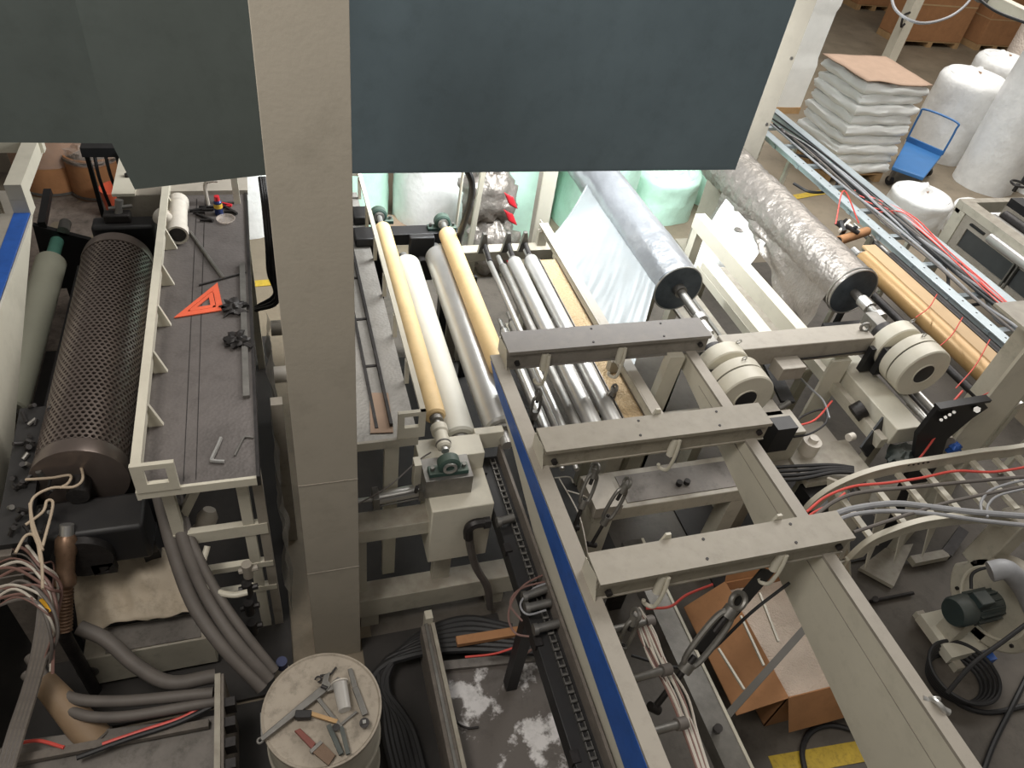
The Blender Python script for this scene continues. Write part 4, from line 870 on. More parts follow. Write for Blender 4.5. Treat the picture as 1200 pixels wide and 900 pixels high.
part('floor_strip', MB().box(0.36, 2.45, PZ, 0.375, 4.5, PZ + 0.012), DARKM, t); part('floor_strip', MB().box(0.43, 2.45, PZ, 0.445, 4.5, PZ + 0.03), DARKM, t)
for k in range(4): part('strip_joint', MB().box(0.375, 2.9 + 0.4 * k, PZ, 0.43, 2.915 + 0.4 * k, PZ + 0.006), DARKM, t)
part('leg', MB().box(0.40, 2.40, 0.2, 0.47, 2.44, PZ - 0.05), CREAM2, t); part('leg', MB().box(0.08, 4.5, 0, 0.14, 4.56, PZ - 0.05), CREAM2, t); part('leg', MB().box(0.5, 4.5, 0, 0.56, 4.56, PZ - 0.05), CREAM2, t)
one('cover_plate', 'pale square plate lying on the light tread platform near its front', 'plate', MB().prism([W(433, 461, PZ + .004), W(455, 461, PZ + .004), W(461, 507, PZ + .004), (W(434, 508, PZ + .004))], (0, 0, .004)), CARDP)
for i, (px, py, lab) in enumerate([(418, 255, 'small black box at the far end of the light tread platform'), (420, 280, 'second black box nearer along the light tread platform')]):
    c = W(px, py, PZ); one('black_case', lab, 'case', MB().box(c.x - .03, c.y - .1, PZ, c.x + .10, c.y + .05, PZ + .06), BLACK, bevel=0.01)

# ================================================================ centre front machine frame
t = thing('winding_machine', 'cream machine base frame right of the beige column, carrying the tan roller bearing', 'machine frame', (0.7, 2.4, 0))  # only the base frame that carries the roller bearing and cabinet
part('lower_beam', MB().box(0.235, 2.185, 0.13, 1.16, 2.31, 0.30), CREAM, t, bevel=0.004)
part('upper_beam', MB().box(0.235, 2.20, 0.83, 0.66, 2.32, 0.93), CREAM, t, bevel=0.004)
part('bearing_cabinet', MB().box(0.60, 2.16, 0.62, 0.922, 2.42, 1.06), CREAM2, t, 'cream cabinet block under the green bearing', bevel=0.006)
part('top_block', MB().box(0.575, 2.40, 1.06, 0.92, 2.54, 1.18).box(0.90, 2.53, 1.06, 1.06, 2.58, 1.18), CREAM2, t, bevel=0.004)
part('bearing_seat', MB().box(0.58, 2.25, 1.06, 0.82, 2.40, 1.188), DSTEEL, t)
part('side_strip', MB().box(0.545, 2.36, 1.0, 0.58, 2.42, 1.19), CREAM2, t)
part('foot', MB().box(0.25, 2.2, 0, 0.35, 2.3, 0.13), CREAM, t); part('foot', MB().box(1.0, 2.2, 0, 1.1, 2.3, 0.13), CREAM, t)
part('riser', MB().box(0.66, 2.25, 0.3, 0.76, 2.30, 0.62), CREAM, t); part('riser', MB().box(0.24, 2.25, 0.3, 0.29, 2.31, 0.83), CREAM, t)
part('long_beam', MB().box(0.94, 2.6, 0.80, 1.0, 4.4, 0.88), CREAM, t); part('leg', MB().box(0.94, 4.3, 0, 1.0, 4.36, 0.80), CREAM, t)
t = thing('air_cylinder', 'steel pneumatic cylinder below the light tread platform', 'cylinder', (0.4, 2.3, 0.95))
a, b = W(441, 584, 1.0), W(492, 574, 1.0)
part('barrel', MB().cyl(a, b, 0.034), STEEL, t); part('end_cap', MB().bar(a - V((.02, 0, 0)), a + V((.012, 0, 0)), 0.085, 0.085), DSTEEL, t, bevel=0.003); part('end_cap', MB().bar(b - V((.012, 0, 0)), b + V((.03, 0, 0)), 0.085, 0.085), DSTEEL, t, bevel=0.003)
part('piston_rod', MB().cyl(a - V((.25, 0, 0)), a, 0.012), STEEL, t)
for k in (-1, 1): part('tie_rod', MB().cyl(a + V((0, -0.03 * 1, 0.03 * k)), b + V((0, -0.03, 0.03 * k)), 0.005), DSTEEL, t)
part('mount', MB().box(b.x + .03, b.y - .05, 0.93, b.x + .10, b.y + .05, 1.06), DARKM, t)
part('fitting', MB().cyl(b + V((-.03, -.04, .04)), b + V((-.03, -.06, .10)), 0.01), DARKM, t)
hose('conduit', 'corrugated grey conduit bending down the cream cabinet block', 'conduit', [WY(549, 618, 2.12), WY(551, 640, 2.12), WY(558, 665, 2.12), WY(571, 688, 2.12), WY(574, 712, 2.12)], 0.022, HOSEG, raw=True)
t = thing('conduit_elbow', 'dark pipe elbow at the top of the conduit on the cream cabinet block', 'fitting', W(556, 618, .9))
part('elbow', MB().tube([WY(570, 612, 2.12), WY(556, 614, 2.12), WY(549, 620, 2.12), WY(549, 630, 2.12)], 0.026), DARKM, t); part('nut', MB().cyl(WY(567, 613, 2.12), WY(574, 612, 2.12), 0.033, n=6), DARKM, t)
hose('cable', 'thin wire slanting across the air cylinder', 'cable', [(421, 590, 1.1), (455, 570, 1.15), (490, 540, 1.18), (505, 530, 1.2)], 0.004, HOSEG)
# chain drive guard
t = thing('chain_guard', 'long black chain guard running beside the blue-striped beam', 'chain guard', (0.93, 1.2, 0.75))
part('channel', MB().box(0.925, -0.2, 0.90, 1.05, 2.52, 1.0), BLACK, t, bevel=0.004)
part('side_wall', MB().box(1.036, -0.2, 1.0, 1.05, 2.52, 1.09), DWOOD, t); 
for k in range(5): part('mount_clip', MB().box(0.915, 0.4 + 0.5 * k, 0.97, 0.95, 0.45 + 0.5 * k, 1.012), DARKM, t)
for y in (0.3, 1.6): part('leg', MB().box(0.95, y, 0, 1.01, y + 0.06, 0.90), BLACK, t)
lk = None
for k in range(60):
    y = 0.15 + k * 0.039
    if lk is None:
        lm = MB()
        for s_ in (-1, 1): lm.box(1.0 + s_ * 0.012 - 0.002, y, 1.003, 1.0 + s_ * 0.012 + 0.002, y + 0.034, 1.02)
        lm.cyl((0.985, y + 0.008, 1.012), (1.015, y + 0.008, 1.012), 0.008, n=8)
        lk = part('chain_link', lm, DSTEEL, t); base = lk
    else:
        c_ = base.copy(); COL.objects.link(c_); c_.parent = t; c_.location = base.location + V((0, 0.039 * k, 0))
t = thing('pipe_manifold', 'cluster of grey pipe unions over the black chain guard', 'fitting', W(630, 700, 1.0))
for i, (a, b) in enumerate([((612, 700), (640, 690)), ((615, 713), (645, 706)), ((625, 738), (655, 730)), ((582, 612), (602, 606))]):
    part('union', MB().cyl(W(*a, 1.05), W(*b, 1.05), 0.020).cyl(W(*a, 1.05), W(*a, 1.05) + V((.02, 0, 0)), 0.027), DSTEEL, t)
for i, pts in enumerate([[(640, 672), (615, 685), (600, 705), (596, 725), (604, 742), (620, 746)], [(645, 680), (610, 690), (598, 708), (612, 728)], [(640, 715), (618, 720), (610, 707), (625, 690), (645, 682)]]):
    hose('cable', ['brown wire looping widest left of the pipe unions', 'brown wire looping tightly left of the pipe unions', 'grey wire loop over the pipe unions'][i], 'cable', [(x, y, 1.06) for x, y in pts], 0.005, BROWNC if i < 2 else CABLEG)
# pit between beams: cables, plate, channel
for i in range(7):
    r_ = random.Random(50 + i)
    hose('cable', ORDN[i] + ' from the wooden strip of the seven black cables piled below the cream lower beam', 'cable', [(600 + 6 * i, 735 + i * 5, 0.12 + .02 * i), (545, 725 + i * 6, 0.14), (490 - 2 * i, 745 + i * 4, 0.14), (455 - 3 * i + r_.uniform(-5, 5), 790 + r_.uniform(-8, 8), 0.12), (450 + i * 5, 850, 0.10), (462 + i * 6, 910, 0.08)], 0.022, RUBBER, 'black cables below the cream lower beam')
hose('cable', 'red wire among the black cables below the cream lower beam', 'cable', [(545, 770, 0.25), (580, 766, 0.25), (612, 756, 0.26), (640, 752, 0.26)], 0.006, REDC)
hose('cable', 'thin brown wire crossing above the flaking plate', 'cable', [(600, 778, 0.3), (622, 762, 0.3), (640, 750, 0.32), (650, 735, 0.4)], 0.007, BROWNC)
t = thing('flaking_plate', 'grimy floor plate with flaking white paint left of the black chain guard', 'plate', W(610, 840, .1))
q = [W(520, 782, .12), W(660, 768, .12), W(740, 985, .12), W(545, 985, .12)]
part('plate', MB().prism(q, (0, 0, -0.1)), FLAKE, t)
part('raised_edge', MB().bar(q[0] + V((0, 0, .01)), q[1] + V((0, 0, .01)), 0.05, 0.03), PLATE, t)
hose('hook_wire', 'small bent wire lying on the flaking floor plate', 'wire', [(531, 833, .13), (536, 847, .13), (548, 853, .13), (561, 852, .13)], 0.006, DARKM)
one('wooden_strip', 'brown wooden strip lying among cables above the flaking plate', 'wood', MB().bar(W(535, 752, .2), W(620, 738, .2), 0.05, 0.03), CARD)
t = thing('channel_bar', 'dusty steel channel standing on edge left of the flaking plate', 'channel', W(510, 820, .0))
a, b = V((0.57, 2.02, 0)), V((0.57, 0.9, 0))
part('web', MB().box(0.545, 0.9, 0, 0.60, 1.98, 0.30), DWOOD, t, bevel=0.004); part('lip', MB().box(0.60, 0.9, 0.27, 0.62, 1.98, 0.31), CREAM, t); part('lip', MB().box(0.565, 0.9, 0.30, 0.58, 1.98, 0.315), DSTEEL, t)
part('end_tab', MB().box(0.57, 1.98, 0.2, 0.61, 2.03, 0.36), CREAM2, t)

# ================================================================ barrel and tools
c = W(378, 833, 0.88); BX, BY, BZ = c.x, c.y + 0.012, 0.88
t = thing('barrel', 'dusty cream barrel at the foot of the beige column with hand tools on its lid', 'barrel', (BX, BY, 0))
part('barrel_body', MB().lathe((BX, BY, 0), (0, 0, 1), [(0, 0.225), (0.02, 0.235), (0.28, 0.235), (0.29, 0.242), (0.31, 0.242), (0.32, 0.235), (0.58, 0.235), (0.59, 0.242), (0.61, 0.242), (0.62, 0.235), (0.86, 0.235)], 56), CREAM, t)
part('lid', MB().lathe((BX, BY, 0.855), (0, 0, 1), [(0, 0.238), (0.0, 0.243), (0.022, 0.243), (0.025, 0.236), (0.019, 0.23), (0.019, 0)], 64), CONC, t)
part('lid_clamp', MB().box(BX - 0.245, BY - 0.06, 0.84, BX - 0.232, BY + 0.04, 0.87), DSTEEL, t)
TZ = BZ + 0.003
def on(px, py, dz=0.0): return W(px, py, TZ + dz)
t = thing('adjustable_wrench', 'long adjustable spanner lying across the barrel lid', 'wrench', on(350, 820))
h0, h1 = on(306, 868, .012), on(380, 808, .012); d = (h1 - h0).normalized(); n_ = V((-d.y, d.x, 0))
part('handle', MB().prism([h0 - n_ * .010, h0 + n_ * .010, h1 + n_ * .018, h1 - n_ * .018], (0, 0, .014)), DSTEEL, t, bevel=0.003)
part('handle_eye', MB().ring(h0 - d * .004 + V((0, 0, .007)), (0, 0, 1), 0.010, 0.005, 16, 6), DSTEEL, t)
e = h1
part('fixed_jaw', MB().prism([e - n_ * .02, e + n_ * .02, e + n_ * .045 + d * .03, e + n_ * .04 + d * .06, e + n_ * .015 + d * .03, e - n_ * .01 + d * .03], (0, 0, .018)), DSTEEL, t, bevel=0.002)
part('moving_jaw', MB().prism([e - n_ * .01 + d * .03, e - n_ * .02, e - n_ * .035 + d * .03, e - n_ * .01 + d * .075, e + n_ * .0 + d * .07, e + d * .04], (0, 0, .016)), DSTEEL, t, bevel=0.002)
part('worm_screw', MB().cyl(e + n_ * .012 - d * .004 + V((0, 0, .02)), e - n_ * .012 + d * .006 + V((0, 0, .02)), 0.008, n=12), DARKM, t)
t = thing('plastic_cup', 'translucent plastic cup tipped over in the middle of the barrel lid', 'cup', on(402, 820))
a, b = on(398, 800, .035), on(404, 832, .030)
part('cup_body', MB().lathe(a, b - a, [(0, 0.034), (0.005, 0.030), ((b - a).length, 0.026), ((b - a).length, 0.0)], 28), mat('cloudy_plastic', (200, 196, 190), 0.3, alpha=0.6, var=0.05), t)
part('rim', MB().ring(a, b - a, 0.034, 0.003), PIPEW, t)
t = thing('ratchet_wrench', 'steel ratchet handle with round head on the right side of the barrel lid', 'wrench', on(425, 820))
P_ = [on(410, 784, .01), on(416, 806, .012), on(424, 826, .012), on(428, 838, .012)]
part('handle', MB().bar(P_[0], P_[1], .020, .012).bar(P_[1], P_[3], .024, .014), DSTEEL, t, bevel=0.002)
part('ratchet_head', MB().cyl(on(427, 847, .0), on(427, 847, .028), 0.020, n=24), DARKM, t)
part('drive_square', MB().box(*(on(427, 847, .028) - V((.007, .007, 0))), *(on(427, 847, .028) + V((.007, .007, .012)))), STEEL, t)
t = thing('hammer', 'small hammer with black head and pale handle on the barrel lid', 'hammer', on(365, 842))
part('head', MB().bar(on(346, 838, .02), on(365, 838, .02), .032, .03), BLACK, t, bevel=0.003); part('handle', MB().bar(on(363, 836, .02), on(395, 846, .015), .016, .012), WOOD, t)
t = thing('paint_brush', 'flat brush with red-brown handle at the lower left of the barrel lid', 'brush', on(365, 870))
part('handle', MB().prism([on(345, 858), on(352, 855), on(370, 872), on(366, 880)], (0, 0, .016)), HANDLE, t, bevel=0.003)
part('bristles', MB().prism([on(363, 880), on(378, 871), on(393, 886), on(385, 898)], (0, 0, .012)), mat('dusty_bristles', (112, 92, 76), 0.9, bump=.3), t)
part('ferrule', MB().bar(on(364, 882, .008), on(377, 870, .008), .014, .018), DSTEEL, t)
t = thing('pipe_pliers', 'dark slip-joint pliers pointing to the front edge of the barrel lid', 'pliers', on(400, 860))
part('jaw', MB().bar(on(372, 818, .014), on(402, 856, .014), .014, .012), DSTEEL, t); part('handle', MB().bar(on(385, 850, .012), on(400, 884, .012), .018, .014).bar(on(400, 852, .014), on(408, 884, .012), .016, .014), MOTOR, t)
part('pivot', MB().cyl(on(394, 852, .01), on(394, 852, .026), 0.014), DARKM, t)
t = thing('open_spanner', 'thin steel spanner lying behind the plastic cup on the barrel lid', 'spanner', on(380, 786))
part('shaft', MB().bar(on(375, 792, .008), on(388, 790, .008), .008, .006).bar(on(388, 790, .008), on(394, 782, .008), .008, .006), DARKM, t); part('jaw', MB().ring(on(373, 796, .01), (0, 0, 1), .012, .004, arc=.8), DARKM, t)
one('scraper_blade', 'short flat blade lying right of the hammer on the barrel lid', 'blade', MB().bar(on(398, 850, .006), on(418, 834, .006), .010, .004), DSTEEL)
t = thing('bottle', 'small bottle with dark blue cap standing behind the barrel', 'bottle', W(332, 778, .0))
c = W(330, 775, .5); part('bottle_body', MB().lathe((c.x, c.y, 0), (0, 0, 1), [(0, .045), (.35, .045), (.42, .03), (.45, .02)], 24), PIPEW, t); part('cap', MB().cyl((c.x, c.y, .45), (c.x, c.y, .50), .026), mat('cap_navy', (40, 48, 84), 0.4), t)

# ================================================================ lower left
one('oil_pan', 'dark greasy pan on the floor under the perforated drum and platforms', 'pan', MB().box(-1.75, 1.9, 0.0, -0.14, 4.9, 0.03), mat('greasy_dark_pan', (44, 40, 37), 0.6, var=.35, ns=5))  # shade under the machines, put into the colour of added floor sheets
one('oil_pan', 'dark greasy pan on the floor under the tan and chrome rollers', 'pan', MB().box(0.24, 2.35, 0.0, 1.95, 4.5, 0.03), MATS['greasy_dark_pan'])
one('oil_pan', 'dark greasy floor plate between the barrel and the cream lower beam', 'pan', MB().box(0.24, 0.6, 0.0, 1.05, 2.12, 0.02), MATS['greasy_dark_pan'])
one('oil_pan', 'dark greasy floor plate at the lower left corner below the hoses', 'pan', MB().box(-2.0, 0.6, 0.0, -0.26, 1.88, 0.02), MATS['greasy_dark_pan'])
def tarp(u, v):
    a = W(82, 655, .55).lerp(W(205, 640, .55), u); b = W(92, 738, .42).lerp(W(238, 716, .42), u); p = a.lerp(b, v)
    return p + V((0, 0, 0.03 * noise.noise(V((u * 4, v * 4, 1))) + 0.03 * noise.noise(V((u * 9, v * 3, 5)))))
one('dirty_cover', 'crumpled dirty cream cover sheet lying below the black gear housing', 'cover', MB().grid(tarp, 24, 20), TARP, solid=0.006, smooth=60)
t = thing('base_beam', 'dusty cream base beam below the dirty cover sheet', 'beam', (-0.7, 2.2, 0))
a, b = W(100, 752, .32), W(248, 722, .32)
part('beam_body', MB().box(a.x, a.y - .10, 0.06, b.x, a.y + .06, 0.32), CREAM, t, bevel=0.004); part('cover_plate', MB().box(a.x + .1, a.y - .09, .32, b.x - .05, a.y + .05, .328), PLATE, t)
part('foot', MB().box(a.x + .1, a.y - .05, 0, a.x + .2, a.y + .03, .06), CREAM, t); part('foot', MB().box(b.x - .2, a.y - .05, 0, b.x - .1, a.y + .03, .06), CREAM, t)
q = W(97, 775, .3)
part('round_logo_plate', MB().cyl((q.x, a.y - .104, .2), (q.x, a.y - .10, .2), .05), DSTEEL, t)
for i, (pts, r) in enumerate([([(186, 578, 1.1), (205, 650, .9), (228, 710, .75), (262, 758, .65), (308, 806, .5)], .033), ([(199, 576, 1.1), (219, 645, .92), (243, 700, .77), (277, 752, .67), (316, 796, .52)], .030), ([(208, 578, 1.05), (222, 628, .95), (252, 690, .8), (284, 738, .7), (322, 786, .54)], .022)]):
    hose('grey_hose', ['leftmost of the three thick grey hoses sweeping down from the walk platform', 'middle one of the three thick grey hoses sweeping down from the walk platform', 'rightmost, thinnest of the three grey hoses sweeping down from the walk platform'][i], 'hose', pts, r, HOSEG, 'thick hoses under the walk platform', 14)
hose('grey_hose', 'thick dark hose snaking right from below the bronze fitting', 'hose', [(92, 735, .6), (125, 750, .55), (160, 780, .5), (200, 800, .48), (252, 792, .46)], .034, HOSEG, n=14)
hose('grey_hose', 'upper grey hose lying along the dirty table at the lower left', 'hose', [(35, 770, .5), (70, 812, .5), (130, 822, .5), (250, 812, .5)], .026, HOSEG, n=12)
hose('grey_hose', 'lower grey hose lying along the dirty table at the lower left', 'hose', [(30, 790, .48), (80, 832, .48), (140, 840, .48), (252, 822, .48)], .024, HOSEG, n=12)
hose('grey_hose', 'slim pale hose bending around the cream frame window', 'hose', [(243, 640, .9), (238, 665, .85), (250, 690, .8), (272, 697, .8), (290, 694, .8)], .015, CREAM2, n=10)
t = thing('bronze_fitting', 'bronze flexible pipe fitting with cap, upright left of the dirty cover sheet', 'pipe fitting', W(75, 745, .5))
a, b = W(78, 622, 1.0), W(74, 742, .62); D_ = b - a; Ld = D_.length
part('cap', MB().cyl(a - D_.normalized() * .03, a + D_.normalized() * .02, .030, n=20), STEEL, t)
part('valve_body', MB().lathe(a, D_, [(0.02, .034), (.04, .046), (.10, .046), (.12, .04), (.20, .04), (.22, .048), (.25, .048), (.27, .034)], 24), BRONZE, t)
part('bellows', MB().lathe(a, D_, [(0.27 + i * .008, .032 + .007 * (i % 2)) for i in range(int((Ld - .27) / .008))], 24), BRONZE, t)
part('leg_pipe', MB().cyl(b, (b.x, b.y, 0), .03), DARKM, t)
t = thing('tan_duct', 'tapering tan duct slanting down at the lower left corner', 'duct', W(80, 840, .3))
part('duct', MB().cyl(W(48, 795, .55), W(112, 868, .35), .05, .075, 28), mat('tan_duct', (148, 124, 98), .6, var=.1), t); part('rim', MB().ring(W(112, 868, .35), W(112, 868, .35) - W(48, 795, .55), .075, .006), DWOOD, t)
t = thing('dirty_table', 'dirty flat machine table at the bottom left corner', 'table', W(140, 880, .4))
q = [W(-60, 905, .40), W(20, 868, .40), W(255, 838, .40), W(262, 960, .40), W(-60, 985, .40)]
part('table_plate', MB().prism(q, (0, 0, -0.03)), PLATE, t); part('front_rail', MB().bar(W(10, 893, .43), W(245, 848, .43), .035, .03), DWOOD, t)
part('leg', MB().box(q[2].x - .1, q[2].y - .1, 0, q[2].x - .05, q[2].y - .05, .37), BLACK, t)
part('leg', MB().box(-1.2, 1.5, 0, -1.15, 1.55, .37), BLACK, t)
hose('cable', 'red cable curving over the dirty table at the left', 'cable', [(18, 872, .45), (45, 868, .45), (75, 876, .45)], .008, REDC)
hose('cable', 'red and grey cable running across the dirty table below the hoses', 'cable', [(120, 872, .46), (170, 855, .46), (215, 840, .46), (248, 820, .47)], .008, REDC)
hose('cable', 'dark cable running across the dirty table below the hoses', 'cable', [(90, 888, .46), (150, 866, .46), (205, 848, .46), (248, 828, .47)], .012, RUBBER)
t = thing('toothed_rail', 'dusty toothed rail standing between the dirty table and the barrel', 'rail', W(262, 850, .0))
q = W(258, 790, .6)
part('rail', MB().box(q.x - .02, 0.6, .0, q.x + .015, q.y, .60), DWOOD, t); part('lip', MB().box(q.x - .022, 0.6, .60, q.x + .002, q.y, .612), CREAM, t)
for k in range(9): part('tooth', MB().box(q.x + .015, 0.9 + .09 * k, .5, q.x + .06, 0.94 + .09 * k, .58), DARKM, t)
t = thing('white_pump', 'grimy white pump body seen through the cream frame of the walk platform', 'pump', W(240, 610, .8))
part('body', MB().lathe(W(238, 625, .8), (0.3, 0.3, 0.8), [(0, .03), (.02, .045), (.10, .05), (.14, .03)], 20), GREYP, t); part('inlet', MB().cyl(W(222, 625, .8), W(238, 612, .85), .02), GREYP, t); part('flange', MB().cyl(W(214, 622, .8), W(220, 624, .8), .035), GREYP, t)
for k, (px, py) in enumerate([(290, 668), (290, 690), (292, 712), (296, 735)]):
    c = W(px, py, .75 - .12 * k)
    one('valve_fitting', ['top', 'second', 'third', 'lowest'][k] + ' grimy valve fitting in the column beside the cream frame', 'valve', MB().cyl(c - V((0, 0, .05)), c + V((0, 0, .05)), .025, n=12).cyl(c - V((.04, .0, 0)), c + V((.05, 0, .01)), .016, n=8), GREYP if k == 0 else DARKM, 'valve fittings beside the cream frame')
# left valve rack and wire tangle
t = thing('valve_rack', 'black rack crowded with dark small fittings beside the left cream side plate', 'rack', W(35, 560, 1.0))
q0, q1 = W(42, 480, 1.12), W(14, 640, 1.02)
part('rack_plate', MB().bar(q0, q1, .13, .04), BLACK, t)
r_ = random.Random(3)
for k in range(46):
    c = q0.lerp(q1, r_.random()) + V((r_.uniform(-.03, .14), r_.uniform(-.03, .03), .03)); e = V((r_.uniform(-.05, .05), r_.uniform(-.05, .05), r_.uniform(0, .05)))
    part('fitting', MB().cyl(c, c + e * .7 + V((0, 0, .01)), r_.uniform(.006, .014), n=8), DARKM if k % 5 else DSTEEL, t)
part('leg', MB().box(q1.x, q1.y, 0, q1.x + .05, q1.y + .05, 1.0), BLACK, t); part('leg', MB().box(q0.x, q0.y - .1, 0, q0.x + .05, q0.y - .05, 1.08), BLACK, t)
for i, pts in enumerate([[(52, 495), (80, 520), (97, 555), (88, 570), (60, 572), (38, 585), (38, 610), (50, 645)], [(30, 562), (60, 560), (82, 557), (80, 566), (70, 572)], [(30, 615), (50, 600), (55, 587), (62, 592), (50, 640)], [(18, 648), (30, 628), (42, 630), (48, 660)], [(35, 590), (38, 620), (48, 650), (50, 690)]]):
    hose('thin_tube', ['longest beige tube looping down over the near ring of the perforated drum', 'short beige tube crossing the upright brown plate', 'beige tube bent like a hairpin over the brown plate', 'beige tube arching at the left edge below the rack', 'beige tube running straight down the brown plate'][i], 'tube', [(x, y, 1.12) for x, y in pts], .0065, mat('beige_tube_%d' % i, (176, 158, 136), .5))
for i in range(16):
    r_ = random.Random(200 + i); y0 = 645 + i * 5; m_ = [BROWNC, WHITEC, BROWNC, HOSEG][i % 4]
    pts = [(-10, y0 + r_.uniform(-8, 8), .95), (22 + r_.uniform(-6, 6), y0 - 12 + r_.uniform(-8, 8), 1.0), (52 + r_.uniform(-8, 8), y0 + 4 + r_.uniform(-14, 14), 1.0), (64 + r_.uniform(-4, 8), y0 + 30 + r_.uniform(-10, 20), .9), (56 + r_.uniform(-14, 10), 760 + r_.uniform(-20, 30), .75)]
    hose('wire', 'one of the brownish wires tangled at the left edge beside the bronze fitting', 'wire', pts, r_.choice([.004, .006, .007]), m_, 'wire tangle at the left edge', 6)
for i in range(8):
    r_ = random.Random(300 + i)
    hose('wire', ORDN[i] + ' wire from the left in the dusty bundle running to the bottom left corner', 'wire', [(48 + i * 2, 690, .95), (42 + i * 2.4, 745, .85), (30 + i * 2.2, 800, .72), (10 + i * 2.5, 860, .6), (-6 + i * 2.5, 915, .55)], .009, DWOOD if i % 2 else HOSEG, 'wire bundle down the left edge', 6)
one('yellow_tag', 'small yellow cable tag among the brownish wires', 'tag', MB().bar(W(48, 702, .95), W(60, 716, .95), .018, .004), mat('tag_yellow', (214, 160, 40), .5))
# ================================================================ RIGHT: long cable tray, kraft rolls, roller frame
TZ2 = 1.15
x1, x2 = W(906, 160, TZ2).x - 0.02, 5.42
t = thing('cable_tray', 'long galvanised cable tray running diagonally past the foil-wrapped roll', 'cable tray', (5.2, 4.5, 0))
part('side_rail', MB().box(x1 - 0.05, 2.35, TZ2 - 0.012, x1 + 0.05, 6.6, TZ2).box(x1 + 0.038, 2.35, TZ2 - 0.10, x1 + 0.05, 6.6, TZ2), ALU, t, bevel=0.002)
part('side_rail', MB().box(x2 - 0.05, 2.35, TZ2 - 0.012, x2 + 0.05, 6.9, TZ2).box(x2 - 0.05, 2.35, TZ2 - 0.10, x2 - 0.038, 6.9, TZ2), ALU, t, bevel=0.002)
for k in range(10): part('rung', MB().box(x1 + .03, 2.6 + 0.44 * k, TZ2 - .10, x2 - .03, 2.65 + 0.44 * k, TZ2 - .07), ALU, t)
for y in (2.5, 4.4, 6.3):
    part('support_leg', MB().box(x1 - .02, y, 0, x1 + .02, y + .04, TZ2 - .1), CREAM2, t); part('support_leg', MB().box(x2 - .02, y, 0, x2 + .02, y + .04, TZ2 - .1), CREAM2, t)
hl = MB()
for k in range(22): hl.cyl((x1 + 0.01, 2.6 + 0.15 * k, TZ2), (x1 + .01, 2.6 + .15 * k, TZ2 + .001), 0.008, n=10)
part('slot_hole', hl, DARKM, t, stuff=True)
for i in range(10):
    r_ = random.Random(400 + i); o_ = r_.uniform(-.06, .06)
    pts = [(x2 - .15 + o_ + r_.uniform(-.05, .05), 6.8 - .5 * r_.random(), TZ2 - .04)] + [(x2 - .15 + o_ * 1.6 + r_.uniform(-.04, .04), y, TZ2 - .05 + r_.uniform(0, .06)) for y in (5.9, 5.2, 4.6, 4.0, 3.4, 2.9, 2.3)]
    hose('cable', 'one of the grey cables lying along the long galvanised tray', 'cable', pts, r_.choice([.010, .014]), [RUBBER, CABLEG, HOSEG][i % 3], 'grey cables in the long tray', 7, raw=True)
for i in range(5):
    r_ = random.Random(500 + i); o_ = r_.uniform(-.05, .05)
    pts = [(x2 - .22 + o_, 5.1 - .1 * i, TZ2 - .02)] + [(x2 - .04 * k + o_ + r_.uniform(-.03, .03), 4.6 - .55 * k, TZ2 - .02 + r_.uniform(0, .04)) for k in range(0, 5)]
    hose('red_tube', 'one of the red air tubes spilling along the long galvanised tray', 'tube', pts, .0055, REDC, 'red air tubes in the long tray', 7, raw=True)
for i, (pts) in enumerate([[(925, 180), (960, 188), (982, 205), (975, 222), (950, 225), (930, 215)], [(1095, 300), (1110, 320), (1112, 345), (1125, 358), (1150, 356)], [(1148, 330), (1160, 360), (1172, 378), (1200, 385)]]):
    hose('cable', ['cable coil at the far end of the long tray', 'black cable loop hanging below the middle of the long tray', 'cable bundle loop beside the grey roller frame'][i], 'cable', [(x, y, 1.02) for x, y in pts], .014, RUBBER if i < 2 else CABLEG)
t = thing('valve_cluster', 'cluster of small valves with red tubes at the upper end of the kraft roll', 'valve', W(992, 268, 1.15))
c = W(990, 268, 1.15)
r_ = random.Random(9)
for k in range(7): part('valve', MB().cyl(c + V((r_.uniform(-.1, .12), r_.uniform(-.08, .08), 0)), c + V((r_.uniform(-.1, .12), r_.uniform(-.08, .08), r_.uniform(.03, .09))), r_.uniform(.014, .025), n=10), [DARKM, PIPEW, RUBBER][k % 3], t)
part('red_tube', MB().tube([c + V((-.12, .0, .05)), c + V((0, .2, .25)), c + V((.12, 0, .05))], .006), REDC, t); part('post', MB().cyl(c, (c.x, c.y, 0), .02), DARKM, t)
a, b = W(983, 282, 1.1), W(1016, 271, 1.1)
t = thing('core_tube', 'short cardboard core tube lying across the top end of the kraft roll', 'tube', a)
part('tube', MB().lathe(a, b - a, [(0, .03), (0, .04), ((b - a).length, .04), ((b - a).length, .03)], 24, closed=True), CARD, t); part('inner_wall', MB().cyl(a + (b - a) * .02, b - (b - a) * .02, .029, cap=True), DARKM, t)
roller('kraft_roll', 'golden brown paper roll running from the core tube to the right cream post', 4.56, 2.42, 4.05, 1.1, 0.075, GOLD, .03, cat='paper roll')
t = thing('kraft_board', 'flat tan guide board along the right side of the golden brown roll', 'board', (4.74, 3.3, 1.1))
part('board', MB().box(4.665, 2.6, 1.10, 4.80, 4.2, 1.125), KRAFT, t, bevel=.006); part('edge', MB().box(4.80, 2.6, 1.08, 4.815, 4.2, 1.13), DARKM, t)
part('leg', MB().box(4.72, 4.1, 0, 4.76, 4.14, 1.1), BLACK, t); part('leg', MB().box(4.72, 2.65, 0, 4.76, 2.69, 1.1), BLACK, t)
roller('black_roller', 'slim black roller between the tan guide board and the galvanised tray', 4.90, 2.7, 4.1, 1.08, .03, DARKM, .018)
roller('steel_roller', 'dark steel roller in the shade below the galvanised tray', 5.02, 2.6, 4.6, 1.0, .028, DSTEEL, .012)
